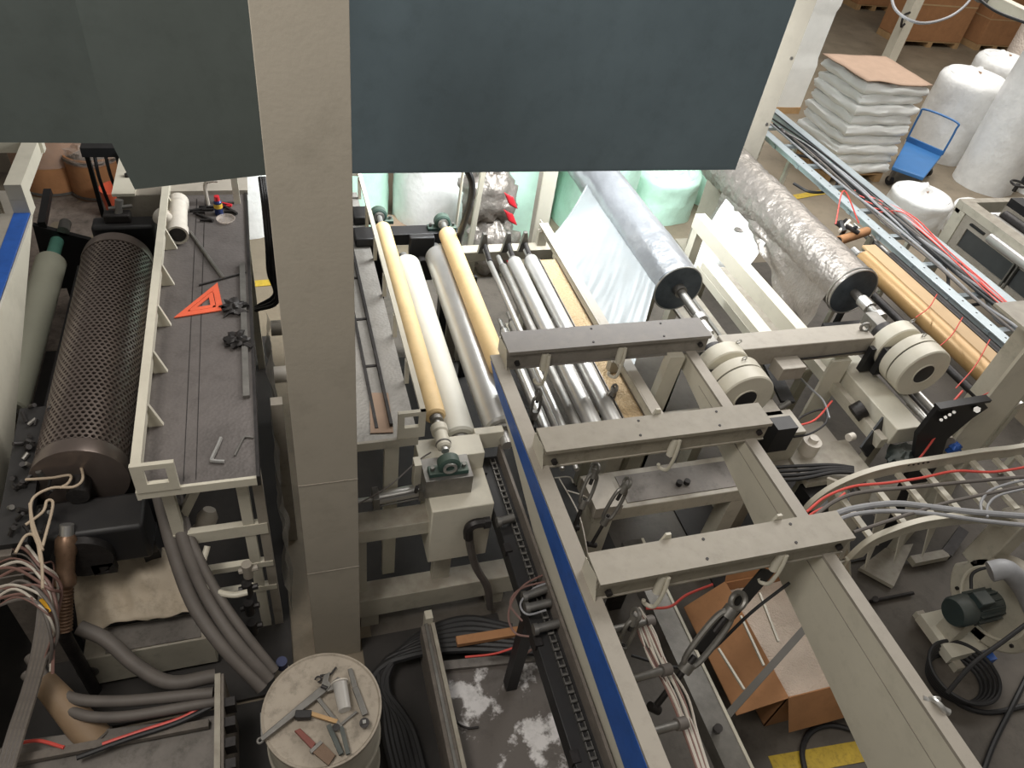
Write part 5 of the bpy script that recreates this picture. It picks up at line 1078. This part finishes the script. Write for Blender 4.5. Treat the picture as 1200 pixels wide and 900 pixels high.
roller('gold_roller', 'thin dark roller hugging the left side of the golden brown roll', 4.43, 2.45, 3.9, 1.02, .03, DARKM, .015)
for i, (a, b, lab) in enumerate([((1098, 345), (1073, 372), 'upper red tube tied across the golden brown roll'), ((1128, 372), (1096, 410), 'middle red tube tied across the golden brown roll'), ((1160, 398), (1120, 455), 'lower red tube tied across the golden brown roll'), ((1182, 448), (1108, 478), 'lowest red tube beside the right cream post')]):
    hose('red_tube', lab, 'tube', [(*a, 1.2), ((a[0] + b[0]) / 2 + 3, (a[1] + b[1]) / 2 + 2, 1.22), (*b, 1.18)], .004, REDC)
hose('red_tube', 'red tube dropping from the disc brake to the black bracket', 'tube', [(1128, 458, 1.2), (1112, 478, 1.15), (1100, 505, 1.05), (1083, 530, .95), (1075, 540, .9)], .007, REDC)
# grey roller frame at right
t = thing('roller_machine', 'grey-cream machine frame with a silver roller at the right edge', 'machine', (6.9, 4.2, 0))
gx, gy = 6.30, 4.80
part('frame_bar', MB().box(gx, 3.0, 1.06, gx + .14, gy, 1.14), CREAM, t, bevel=.004); part('frame_bar', MB().box(gx, gy, 1.02, 7.8, gy + .08, 1.14), CREAM, t, bevel=.004)
part('frame_bar', MB().box(gx, 3.0, .66, gx + .05, gy, .72), CREAM, t); part('frame_bar', MB().box(gx + .55, 3.0, 1.10, gx + .70, gy, 1.18), BLACK, t)
part('rear_side', MB().box(gx + .54, 3.0, .3, gx + .56, gy, 1.10), GREYP, t)
part('corner_post', MB().box(gx, gy - .06, 0, gx + .08, gy + .06, 1.06), CREAM, t); part('corner_post', MB().box(gx, 3.0, 0, gx + .08, 3.06, 1.06), CREAM, t)
part('side_panel', MB().frame([(gx + .02, 3.0, .70), (gx + .02, gy, .70), (gx + .02, gy, 1.07), (gx + .02, 3.0, 1.07)], [(gx + .02, 3.2, .76), (gx + .02, gy - .15, .76), (gx + .02, gy - .15, .95), (gx + .02, 3.2, .95)], (.015, 0, 0)), GREYP, t)
part('window_pane', MB().box(gx + .04, 3.1, .74, gx + .045, gy - .1, .97), mat('dark_glass_panel', (70, 72, 72), .15), t)
for y in (4.02, 3.98): part('mullion', MB().box(gx + .0, y, .72, gx + .03, y + .015, .98), DSTEEL, t)
for y in (4.45, 4.02): part('slot', MB().box(gx - .003, y, 1.0, gx + .02, y + .18, 1.02), BLACK, t)
part('silver_roller', MB().cyl((gx - .02, 3.1, 1.03), (gx - .02, 4.36, 1.03), .045, n=32), CHROME, t); part('inner_roller', MB().cyl((gx + .32, 3.1, 1.0), (gx + .32, 4.7, 1.0), .07, n=32), DSTEEL, t); part('inner_roller', MB().cyl((gx + .46, 3.1, 1.05), (gx + .46, 4.7, 1.05), .05, n=32), DARKM, t)
part('top_cover', MB().box(gx + .72, 3.0, 1.12, 7.8, gy, 1.16), GREYP, t)
t = thing('crank_handle', 'black crank handle with knob on top of the grey roller frame', 'crank', W(1188, 222, 1.2))
c = W(1188, 224, 1.17)
part('hub', MB().cyl(c, c + V((0, 0, .08)), .02), DARKM, t); part('wheel_rim', MB().ring(c + V((0, 0, .08)), (0, 0, 1), .07, .012, 24, 6), DARKM, t); part('knob', MB().cyl(c + V((.06, .02, .09)), c + V((.07, .03, .20)), .015), BLACK, t)

# ---------------------------------------------------------------- right cream post
p = WY(1120, 515, 2.25)
t = thing('cream_post', 'broad cream steel post at the right edge behind the curved ladder tray', 'post', (p.x + .15, 2.3, 0))
part('front_face', MB().box(p.x, 2.25, 0, p.x + .30, 2.27, 1.75), CREAM2, t); part('side_face', MB().box(p.x + .30, 2.25, 0, p.x + .32, 2.55, 1.75), CREAM, t); part('top_plate', MB().box(p.x, 2.25, 1.75, p.x + .34, 2.58, 1.77), CREAM, t); part('base_plate', MB().box(p.x - .05, 2.2, 0, p.x + .4, 2.6, .02), CREAM, t)

# ---------------------------------------------------------------- nip unit below the brakes
t = thing('nip_unit', 'cream box with chrome rods below the right disc brake', 'roller unit', (3.7, 2.5, 0.8))
part('cream_box', MB().box(3.63, 2.32, .86, 3.84, 3.3, 1.0), CREAM2, t, bevel=.006); part('side_strip', MB().box(3.55, 2.32, .84, 3.60, 3.3, .92), CREAM, t)
part('chrome_rod', MB().cyl((3.90, 2.36, 1.0), (3.90, 3.3, 1.0), .022), CHROME, t); part('chrome_rod', MB().cyl((4.04, 2.36, .98), (4.04, 3.3, .98), .028), CHROME, t); part('dark_rod', MB().cyl((3.97, 2.36, .97), (3.97, 3.3, .97), .03), DARKM, t)
part('leg', MB().box(3.65, 2.4, 0, 3.72, 2.46, .86), CREAM, t); part('leg', MB().box(3.65, 3.2, 0, 3.72, 3.26, .86), CREAM, t); part('end_bracket', MB().box(3.72, 3.3, .85, 4.1, 3.34, 1.05), BLACK, t)
part('white_cap', MB().box(3.98, 2.5, .9, 4.08, 2.6, .96), PIPEW, t)
t = thing('black_bracket', 'black pivoting bracket with small fittings between the disc brake and the right post', 'bracket', (4.0, 2.2, .6))
A = [WY(1070, 545, 2.2), WY(1075, 510, 2.2), WY(1100, 478, 2.2), WY(1150, 468, 2.2), WY(1158, 478, 2.2), WY(1140, 490, 2.2), WY(1110, 515, 2.2), WY(1100, 545, 2.2)]
part('arm_plate', MB().prism(A, (0, .03, 0)), BLACK, t)
part('top_bar', MB().bar(WY(1098, 477, 2.18), WY(1158, 467, 2.18), .05, .02), BLACK, t)
for k in range(4): part('fitting', MB().cyl(WY(1103 + 5 * k, 492 - 3 * k, 2.19), WY(1103 + 5 * k, 492 - 3 * k, 2.16), .010, n=8), STEEL, t)
part('motor_can', MB().cyl(WY(1108, 520, 2.24) , WY(1108, 520, 2.24) + V((.02, .14, 0)), .06), GREYP, t)
part('blue_cloth', blob(WY(1118, 525, 2.22), (.05, .04, .035), 4, .6, 16), BLUE, t)
part('lower_plate', MB().prism([WY(1070, 545, 2.2), WY(1100, 545, 2.2), V((4.1, 2.2, 0)), V((3.95, 2.2, 0))], (0, .03, 0)), BLACK, t)
part('steel_nut', MB().cyl(WY(1145, 480, 2.2), WY(1145, 480, 2.1), .02, n=6), STEEL, t)
t = thing('dark_drive', 'black drive plate and dark round motor below the cream brake leg', 'drive', (3.3, 2.3, .6))
part('drive_plate', MB().bar(W(1040, 492, .95), W(1012, 530, .8), .11, .015, (0.4, -.6, .6)), BLACK, t); part('motor', MB().cyl(W(1000, 485, .9), W(1013, 478, .95), .06), DARKM, t, bevel=.004)
part('white_knob', MB().cyl(W(994, 513, .92), W(1000, 511, .92), .025), PIPEW, t); part('base_plate', MB().box(3.0, 2.2, .70, 3.5, 2.5, .74), CREAM, t); part('leg', MB().box(3.1, 2.3, 0, 3.16, 2.36, .70), CREAM, t); part('leg', MB().box(3.4, 2.3, 0, 3.46, 2.36, .70), CREAM, t)
part('green_casting', blob(W(1058, 535, .8), (.12, .08, .07), 12, .5, 20), MOTOR, t); part('dark_block', MB().box(3.0, 2.05, .4, 3.3, 2.25, .68), BLACK, t)
t = thing('black_box', 'small black box at the right end of the middle cross beam', 'box', W(905, 512, 1.1))
q = W(918, 522, 1.0); part('box_body', MB().box(q.x - .10, q.y, .95, q.x + .04, q.y + .10, 1.15), BLACK, t); part('support', MB().box(q.x - .08, q.y + .02, 0, q.x - .04, q.y + .06, .95), CREAM, t)
# mid base frames seen between the gantry beams
t = thing('portal_frame', 'cream portal frame with grimy top between the middle and nearest cross beams', 'frame', (2.0, 2.2, 0))
fx0, fy0 = 1.50, 2.12
part('top_beam', MB().box(fx0, fy0, .80, 2.60, fy0 + .26, .90), CREAM, t, bevel=.004); part('grimy_plate', MB().box(fx0 + .2, fy0 + .03, .90, 2.55, fy0 + .22, .905), PLATE, t)
part('leg', MB().box(fx0, fy0, 0, fx0 + .12, fy0 + .12, .80), CREAM, t); part('leg', MB().box(2.38, fy0, 0, 2.48, fy0 + .10, .80), CREAM, t); part('corner_bracket', MB().box(fx0 - .02, fy0 - .02, .88, fx0 + .14, fy0 + .2, .96), GREYP, t)
for k in range(2): part('knob', MB().cyl((2.05 + .05 * k, fy0 + .1, .905), (2.05 + .05 * k, fy0 + .1, .93), .018), DARKM, t)
t = thing('rear_base_beam', 'cream base beam with dark recess behind the middle cross beam', 'beam', (2.3, 2.6, 0))
part('beam_body', MB().box(1.75, 2.58, .86, 2.95, 2.72, .98), CREAM, t, bevel=.004); part('leg', MB().box(1.8, 2.6, 0, 1.9, 2.7, .86), CREAM, t); part('leg', MB().box(2.8, 2.6, 0, 2.9, 2.7, .86), CREAM, t); part('recess_plate', MB().box(1.98, 2.575, .78, 2.5, 2.58, .86), BLACK, t)
part('coil', MB().ring((2.72, 2.5, .92), (0, .5, 1), .10, .012, 24, 6, arc=.7), RUBBER, t)
t = thing('lower_side_beam', 'long cream box beam low between guide rollers and the silver roll', 'beam', (2.1, 3.3, 0))
part('beam_body', MB().box(2.02, 2.75, .70, 2.14, 4.6, .85), CREAM, t, bevel=.004); part('leg', MB().box(2.03, 4.5, 0, 2.12, 4.58, .7), CREAM, t); part('leg', MB().box(2.03, 2.8, 0, 2.12, 2.88, .7), CREAM, t)
t = thing('brake_base_frame', 'cream base frame under the brake beam between the two disc brakes', 'frame', (3.0, 2.6, 0))
part('front_box', MB().box(2.72, 2.42, .72, 3.02, 2.62, .98), CREAM, t, bevel=.005); part('base_plate', MB().box(2.7, 2.30, .66, 3.45, 2.7, .72), GREYP, t); part('dark_slot', MB().box(3.02, 2.46, .78, 3.03, 2.58, .95), BLACK, t); part('black_panel', MB().bar((3.12, 2.75, .9), (3.22, 3.2, .9), .10, .02), BLACK, t)
part('cross_bar', MB().box(2.7, 3.15, .8, 3.5, 3.22, .88), CREAM, t); part('leg', MB().box(2.75, 2.35, 0, 2.83, 2.43, .66), CREAM, t); part('leg', MB().box(3.35, 2.35, 0, 3.43, 2.43, .66), CREAM, t)
part('side_member', MB().box(2.70, 2.7, .80, 2.76, 3.2, .88), CREAM, t); part('solenoid', MB().cyl((3.15, 2.45, .72), (3.15, 2.45, .84), .06).cyl((3.15, 2.45, .84), (3.15, 2.45, .87), .03), PIPEW, t); part('small_fitting', MB().cyl((3.02, 2.7, .9), (3.1, 2.72, .93), .02), DSTEEL, t)
for i, pts in enumerate([[(925, 505), (940, 488), (965, 480), (968, 495), (950, 508), (930, 512)], [(930, 500), (955, 492), (975, 470)], [(935, 440), (950, 455), (965, 470), (972, 490)]]):
    hose('wire', ['black wire loop beside the cream brake leg', 'red wire beside the cream brake leg', 'grey wire dropping from the brake beam to the cream leg'][i], 'wire', [(x, y, .95) for x, y in pts], .007, [RUBBER, REDC, CABLEG][i])
for i in range(4):
    hose('cable', ORDN[i] + ' from the back of four black cables below the middle cross beam end', 'cable', [(905, 548 + 5 * i, .8), (940, 546 + 5 * i, .8), (975, 545 + 3 * i, .8), (1000, 548 + 2 * i, .8)], .012, RUBBER, 'black cables below the middle cross beam')

# ---------------------------------------------------------------- curved ladder tray
def ribbon(pts, Y, h, w, k=6):
    P = spline([WY(x, y, Y) for x, y in pts], k); m = MB(); n = len(P)
    for i, p in enumerate(P):
        d = (P[min(i + 1, n - 1)] - P[max(i - 1, 0)]); d.y = 0; d.normalize(); nn = V((d.z, 0, -d.x))
        if nn.z > 0: nn = -nn
        for (a, b) in ((0, 0), (1, 0), (1, 1), (0, 1)): m.v.append(V((p.x, Y + w * b, p.z)) + nn * h * a)
    for i in range(n - 1):
        for j in range(4): m.f.append((i * 4 + j, i * 4 + (j + 1) % 4, (i + 1) * 4 + (j + 1) % 4, (i + 1) * 4 + j))
    m.f += [(3, 2, 1, 0), tuple((n - 1) * 4 + j for j in range(4))]
    return m, P
t = thing('ladder_tray', 'curved cream cable ladder with rungs, carrying grey and red cables at the right', 'cable ladder', (3.6, 1.8, 0))
R1 = [(1260, 510), (1200, 524), (1150, 530), (1100, 538), (1050, 546), (1010, 557), (975, 573), (950, 592), (936, 612)]
R2 = [(1275, 690), (1240, 647), (1205, 619), (1175, 605), (1145, 603), (1111, 607), (1081, 612), (1052, 621), (1022, 634), (1000, 652), (988, 668)]
m, PA = ribbon(R1, 2.0, .085, .012); part('side_rail', m, CREAM, t)
m, PB = ribbon(R2, 1.62, .085, .012); part('side_rail', m, CREAM, t)
part('rail_lip', ribbon(R1, 1.985, .008, .03)[0], CREAM2, t); part('rail_lip', ribbon(R2, 1.61, .008, .03)[0], CREAM2, t)
for x in [2.98 + .19 * k for k in range(9)]:
    pa = min(PA, key=lambda p: abs(p.x - x) + (0.0 if p.z > .85 else 5)); z_ = pa.z - .075
    part('rung', MB().box(x, 1.63, z_ - .02, x + .04, 2.0, z_), CREAM2, t)
part('support_post', MB().bar((3.0, 2.05, .95), (3.25, 1.62, 0), .12, .02, (1, .3, 0)), CREAM, t); part('support_post', MB().box(3.9, 2.0, 0, 3.96, 2.05, 1.0), CREAM, t)
hl = MB()
for k in range(5): hl.cyl((3.42 + .035 * k, 1.999, 1.065 + .002 * k), (3.42 + .035 * k, 2.003, 1.065), .008, n=8)
part('slot_hole', hl, DARKM, t, stuff=True)
for k in range(4):
    a = WX(1010 + 22 * k, 600 + 4 * k, 3.1 + .2 * k)
    part('gusset_plate', MB().prism([(3.05 + .22 * k, 1.95, .92), (3.20 + .22 * k, 1.95, .92), (3.02 + .22 * k, 1.72, .45)], (0, .01, 0)), CREAM, t)
cbl = [([(940, 625), (958, 602), (985, 584), (1016, 576), (1080, 570), (1140, 564), (1210, 558)], .011, HOSEG, 'upper thick grey cable on the curved cable ladder'),
       ([(950, 625), (978, 603), (1010, 594), (1050, 590), (1090, 594), (1140, 600), (1215, 606)], .017, CABLEG, 'thickest grey cable on the curved cable ladder'),
       ([(968, 615), (1000, 603), (1040, 599), (1090, 602), (1150, 610), (1215, 617)], .012, CABLEG, 'lower grey cable hugging the thickest cable on the ladder'),
       ([(1000, 624), (1030, 614), (1070, 601), (1110, 589), (1160, 578), (1210, 568)], .010, HOSEG, 'slanting grey cable rising to the right across the ladder'),
       ([(1150, 600), (1150, 588), (1160, 575), (1185, 566), (1215, 560)], .008, CABLEG, 'pale cable turning up at the right edge of the ladder'),
       ([(1157, 606), (1158, 592), (1172, 580), (1215, 570)], .007, CABLEG, 'second pale cable turning up at the right edge of the ladder'),
       ([(945, 600), (968, 582), (1000, 570), (1040, 566), (1080, 560), (1120, 552), (1165, 553), (1215, 545)], .008, REDC, 'long red cable on the curved cable ladder'),
       ([(940, 620), (950, 603), (975, 590), (990, 578)], .007, REDC, 'short red cable at the curved end of the ladder')]
for pts, r, m_, lab in cbl: hose('cable', lab, 'cable', [(x, y, 1.08) for x, y in pts], r, m_)

# ---------------------------------------------------------------- blower, hoses, box, struts at lower right
bx, by, bz = 3.95, 1.36, .42
t = thing('blower', 'cream blower with round casing and green motor at the lower right', 'blower', (bx, by, 0))
prof = []
cas = MB(); n = 48; 
vs = []
for side in (0, .15):
    for i in range(n):
        a = 2 * pi * i / n; r = .27 + .05 * (i / n); vs.append(V((bx + side, by + cos(a) * r, bz + sin(a) * r)))
cas.v = vs; cas.f = [tuple(reversed(range(n))), tuple(n + i for i in range(n))] + [(i, (i + 1) % n, n + (i + 1) % n, n + i) for i in range(n)]
part('casing', cas, CREAM, t, bevel=.012)
part('casing_ring', MB().ring((bx - .004, by, bz), (1, 0, 0), .22, .010, 40, 6), CREAM2, t)
for k in range(6): part('casing_bolt', MB().cyl((bx - .012, by + .25 * cos(k * pi / 3 + .4), bz + .25 * sin(k * pi / 3 + .4)), (bx, by + .25 * cos(k * pi / 3 + .4), bz + .25 * sin(k * pi / 3 + .4)), .012, n=8), DARKM, t)
mt = part('motor', MB().lathe((bx - .30, by, bz), (1, 0, 0), [(0, .03), (0, .07), (.02, .082), (.30, .082)], 32), MOTOR, t)
for k in range(14):
    a = 2 * pi * k / 14; e = V((0, cos(a), sin(a))); c = V((bx - .11, by, bz)) + e * .088
    part('cooling_fin', MB().ob(c, (.09, 0, 0), e * .012, e.cross(V((1, 0, 0))) * .003), MOTOR, mt)
part('fan_cowl', MB().lathe((bx - .32, by, bz), (1, 0, 0), [(0, .05), (.0, .08), (.02, .092), (.11, .092)], 32), MOTOR, t); part('terminal_box', MB().box(bx - .22, by - .05, bz + .08, bx - .12, by + .04, bz + .13), MOTOR, t, bevel=.006)
part('outlet_duct', MB().box(bx, by + .18, bz + .05, bx + .15, by + .33, bz + .52), CREAM, t, bevel=.01)
part('base', MB().box(bx - .25, by - .15, .05, bx + .15, by + .15, .12), CREAM2, t); part('foot', MB().box(bx - .2, by - .2, 0, bx - .14, by + .2, .05), CREAM, t); part('foot', MB().box(bx + .06, by - .2, 0, bx + .12, by + .2, .05), BLUE, t); part('pedestal', MB().box(bx - .2, by - .06, .12, bx - .1, by + .06, bz - .08), CREAM, t); part('pedestal', MB().box(bx, by - .1, .12, bx + .14, by + .1, bz - .2), CREAM, t)
hose('duct_hose', 'fat grey hose rising from the blower outlet', 'hose', [(1160, 670, .95), (1180, 668, .98), (1200, 690, .85), (1215, 722, .7)], .055, CABLEG, n=18)
hose('cable', 'thin black cable running across the blower motor', 'cable', [(1215, 722, .75), (1175, 752, .7), (1140, 778, .6), (1110, 812, .45)], .012, RUBBER)
hose('cable', 'short black cable arching over the blower casing', 'cable', [(1138, 690, .75), (1140, 672, .8), (1160, 665, .85), (1180, 672, .85)], .009, RUBBER)
for i in range(5):
    c = W(1118 + 3 * i, 795 - 2 * i, .02 + .025 * i)
    hose('hose_coil', ['bottom', 'second', 'third', 'fourth', 'top'][i] + ' loop of the coiled black hose in front of the blower', 'hose', [c + V((cos(a) * (.17 + .01 * i), sin(a) * (.15 + .012 * i), .0)) for a in [2 * pi * k / 14 for k in range(15)]], .012, RUBBER, 'coiled black hose loops', raw=True)
hose('hose', 'black hose running from the coil to the lower right corner', 'hose', [(1100, 800, .02), (1125, 825, .02), (1160, 835, .02), (1210, 825, .02)], .016, RUBBER)
hose('hose', 'black hose dropping off the bottom edge below the coil', 'hose', [(1205, 790, .03), (1185, 830, .03), (1165, 870, .03), (1150, 910, .03)], .016, RUBBER)
hose('hose', 'black hose bent in a curve on the floor below the cardboard box', 'hose', [(945, 910, .02), (940, 880, .02), (950, 858, .02), (975, 850, .02), (1010, 860, .02), (1040, 875, .02)], .016, RUBBER)
t = thing('steel_bracket', 'grey angled steel arm lying on the floor inside the ladder curve', 'bracket', W(1105, 660, .02))
a, b, c = W(1068, 658, .06), W(1108, 650, .06), W(1128, 622, .10)
part('arm', MB().bar(a, b, .06, .05), CREAM, t); part('upper_arm', MB().bar(b, c, .07, .05), DARKM, t)
one('floor_rod', 'black rod with a bolt lying on the floor beside the gantry beam', 'rod', MB().cyl(W(1020, 705, .03), W(1070, 695, .03), .012).cyl(W(1026, 702, .0), W(1026, 702, .09), .02, n=8), DARKM)
one('floor_wedge', 'cream triangular foot plate under the curved end of the ladder tray', 'plate', MB().prism([W(1005, 668, .02), W(1035, 645, .02), W(1068, 640, .02), W(1045, 690, .02)], (0, 0, .03)), CREAM)  # flat foot plate of the cable ladder
one('oil_pan', 'dark greasy floor plate under the brake beam and curved ladder', 'pan', MB().box(2.5, 2.0, 0, 4.0, 3.05, .02), MATS['greasy_dark_pan'])  # added sheet with the shade below the brakes painted in
# open cardboard box
t = thing('cardboard_box', 'open cardboard box holding white crumpled paper under the gantry', 'box', (2.5, 1.5, 0))
X0, X1, Y0, Y1, ZB = 2.36, 3.10, 1.14, 1.86, .36
th = .008
part('front_wall', MB().box(X0, Y0, 0, X1, Y0 + th, ZB), CARD, t); part('rear_wall', MB().box(X0, Y1 - th, 0, X1, Y1, ZB), CARD, t)
part('side_wall', MB().box(X0, Y0, 0, X0 + th, Y1, ZB), CARD, t); part('side_wall', MB().box(X1 - th, Y0, 0, X1, Y1, ZB), CARD, t); part('bottom', MB().box(X0, Y0, 0, X1, Y1, th), CARD, t)
part('left_flap', MB().prism([(X0, Y0, ZB), (X0, Y1, ZB), (X0 - .24, Y1 - .03, ZB - .16), (X0 - .24, Y0 + .03, ZB - .16)], (0, 0, .007)), CARD, t)
part('front_flap', MB().prism([(X0, Y0, ZB), (X1, Y0, ZB), (X1 - .04, Y0 - .10, ZB - .22), (X0 + .04, Y0 - .10, ZB - .22)], (0, 0, .007)), CARD, t)
part('rear_flap', MB().prism([(X0, Y1, ZB), (X1, Y1, ZB), (X1 - .03, Y1 + .10, ZB + .2), (X0 + .03, Y1 + .10, ZB + .2)], (0, 0, .007)), CARD, t)
one('packing_paper', 'white granular packing filling the open cardboard box', 'packing', MB().grid(lambda u, v: V((X0 + .01 + (X1 - X0 - .02) * u, Y0 + .01 + (Y1 - Y0 - .02) * v, .26 + .03 * noise.noise(V((u * 3, v * 3, 0))) + .008 * noise.noise(V((u * 30, v * 30, 0))))), 40, 40), mat('pale_packing', (212, 196, 180), .8, bump=.6, bs=90, var=.08), kind='stuff', smooth=60)
one('strut', 'dark steel flat bar slanting up across the open cardboard box', 'bar', MB().bar(W(835, 858, .55), W(965, 712, .75), .035, .025), mat('dark_strut_paint', (92, 88, 82), 0.55, var=.15))
for i, (a, b) in enumerate([((890, 695), (912, 752)), ((868, 722), (895, 780)), ((842, 760), (872, 808)), ((820, 782), (850, 835))]):
    one('thin_rail', ['uppermost', 'second', 'third', 'lowest'][i] + ' thin white rail slanting over the cardboard box', 'rail', MB().bar(W(*a, .5), W(*b, .5), .012, .012), CREAM2, 'thin white rails over the cardboard box')
t = thing('inner_side_channel', 'long grey channel running inside the blue-striped beam down to the bottom edge', 'channel', (1.75, 1.3, .3))
a, b = W(790, 740, .6), W(880, 905, .6)
part('channel_body', MB().box(a.x - .06, .2, .50, a.x + .06, 2.1, .60), DSTEEL, t); part('pale_edge', MB().box(a.x + .06, .2, .59, a.x + .075, 2.1, .605), CREAM2, t); part('leg', MB().box(a.x - .04, 2.0, 0, a.x + .04, 2.06, .5), DARKM, t); part('leg', MB().box(a.x - .04, .4, 0, a.x + .04, .46, .5), DARKM, t)
part('foot_bolt', MB().cyl(W(840, 855, .61), W(842, 853, .66), .02), DARKM, t)
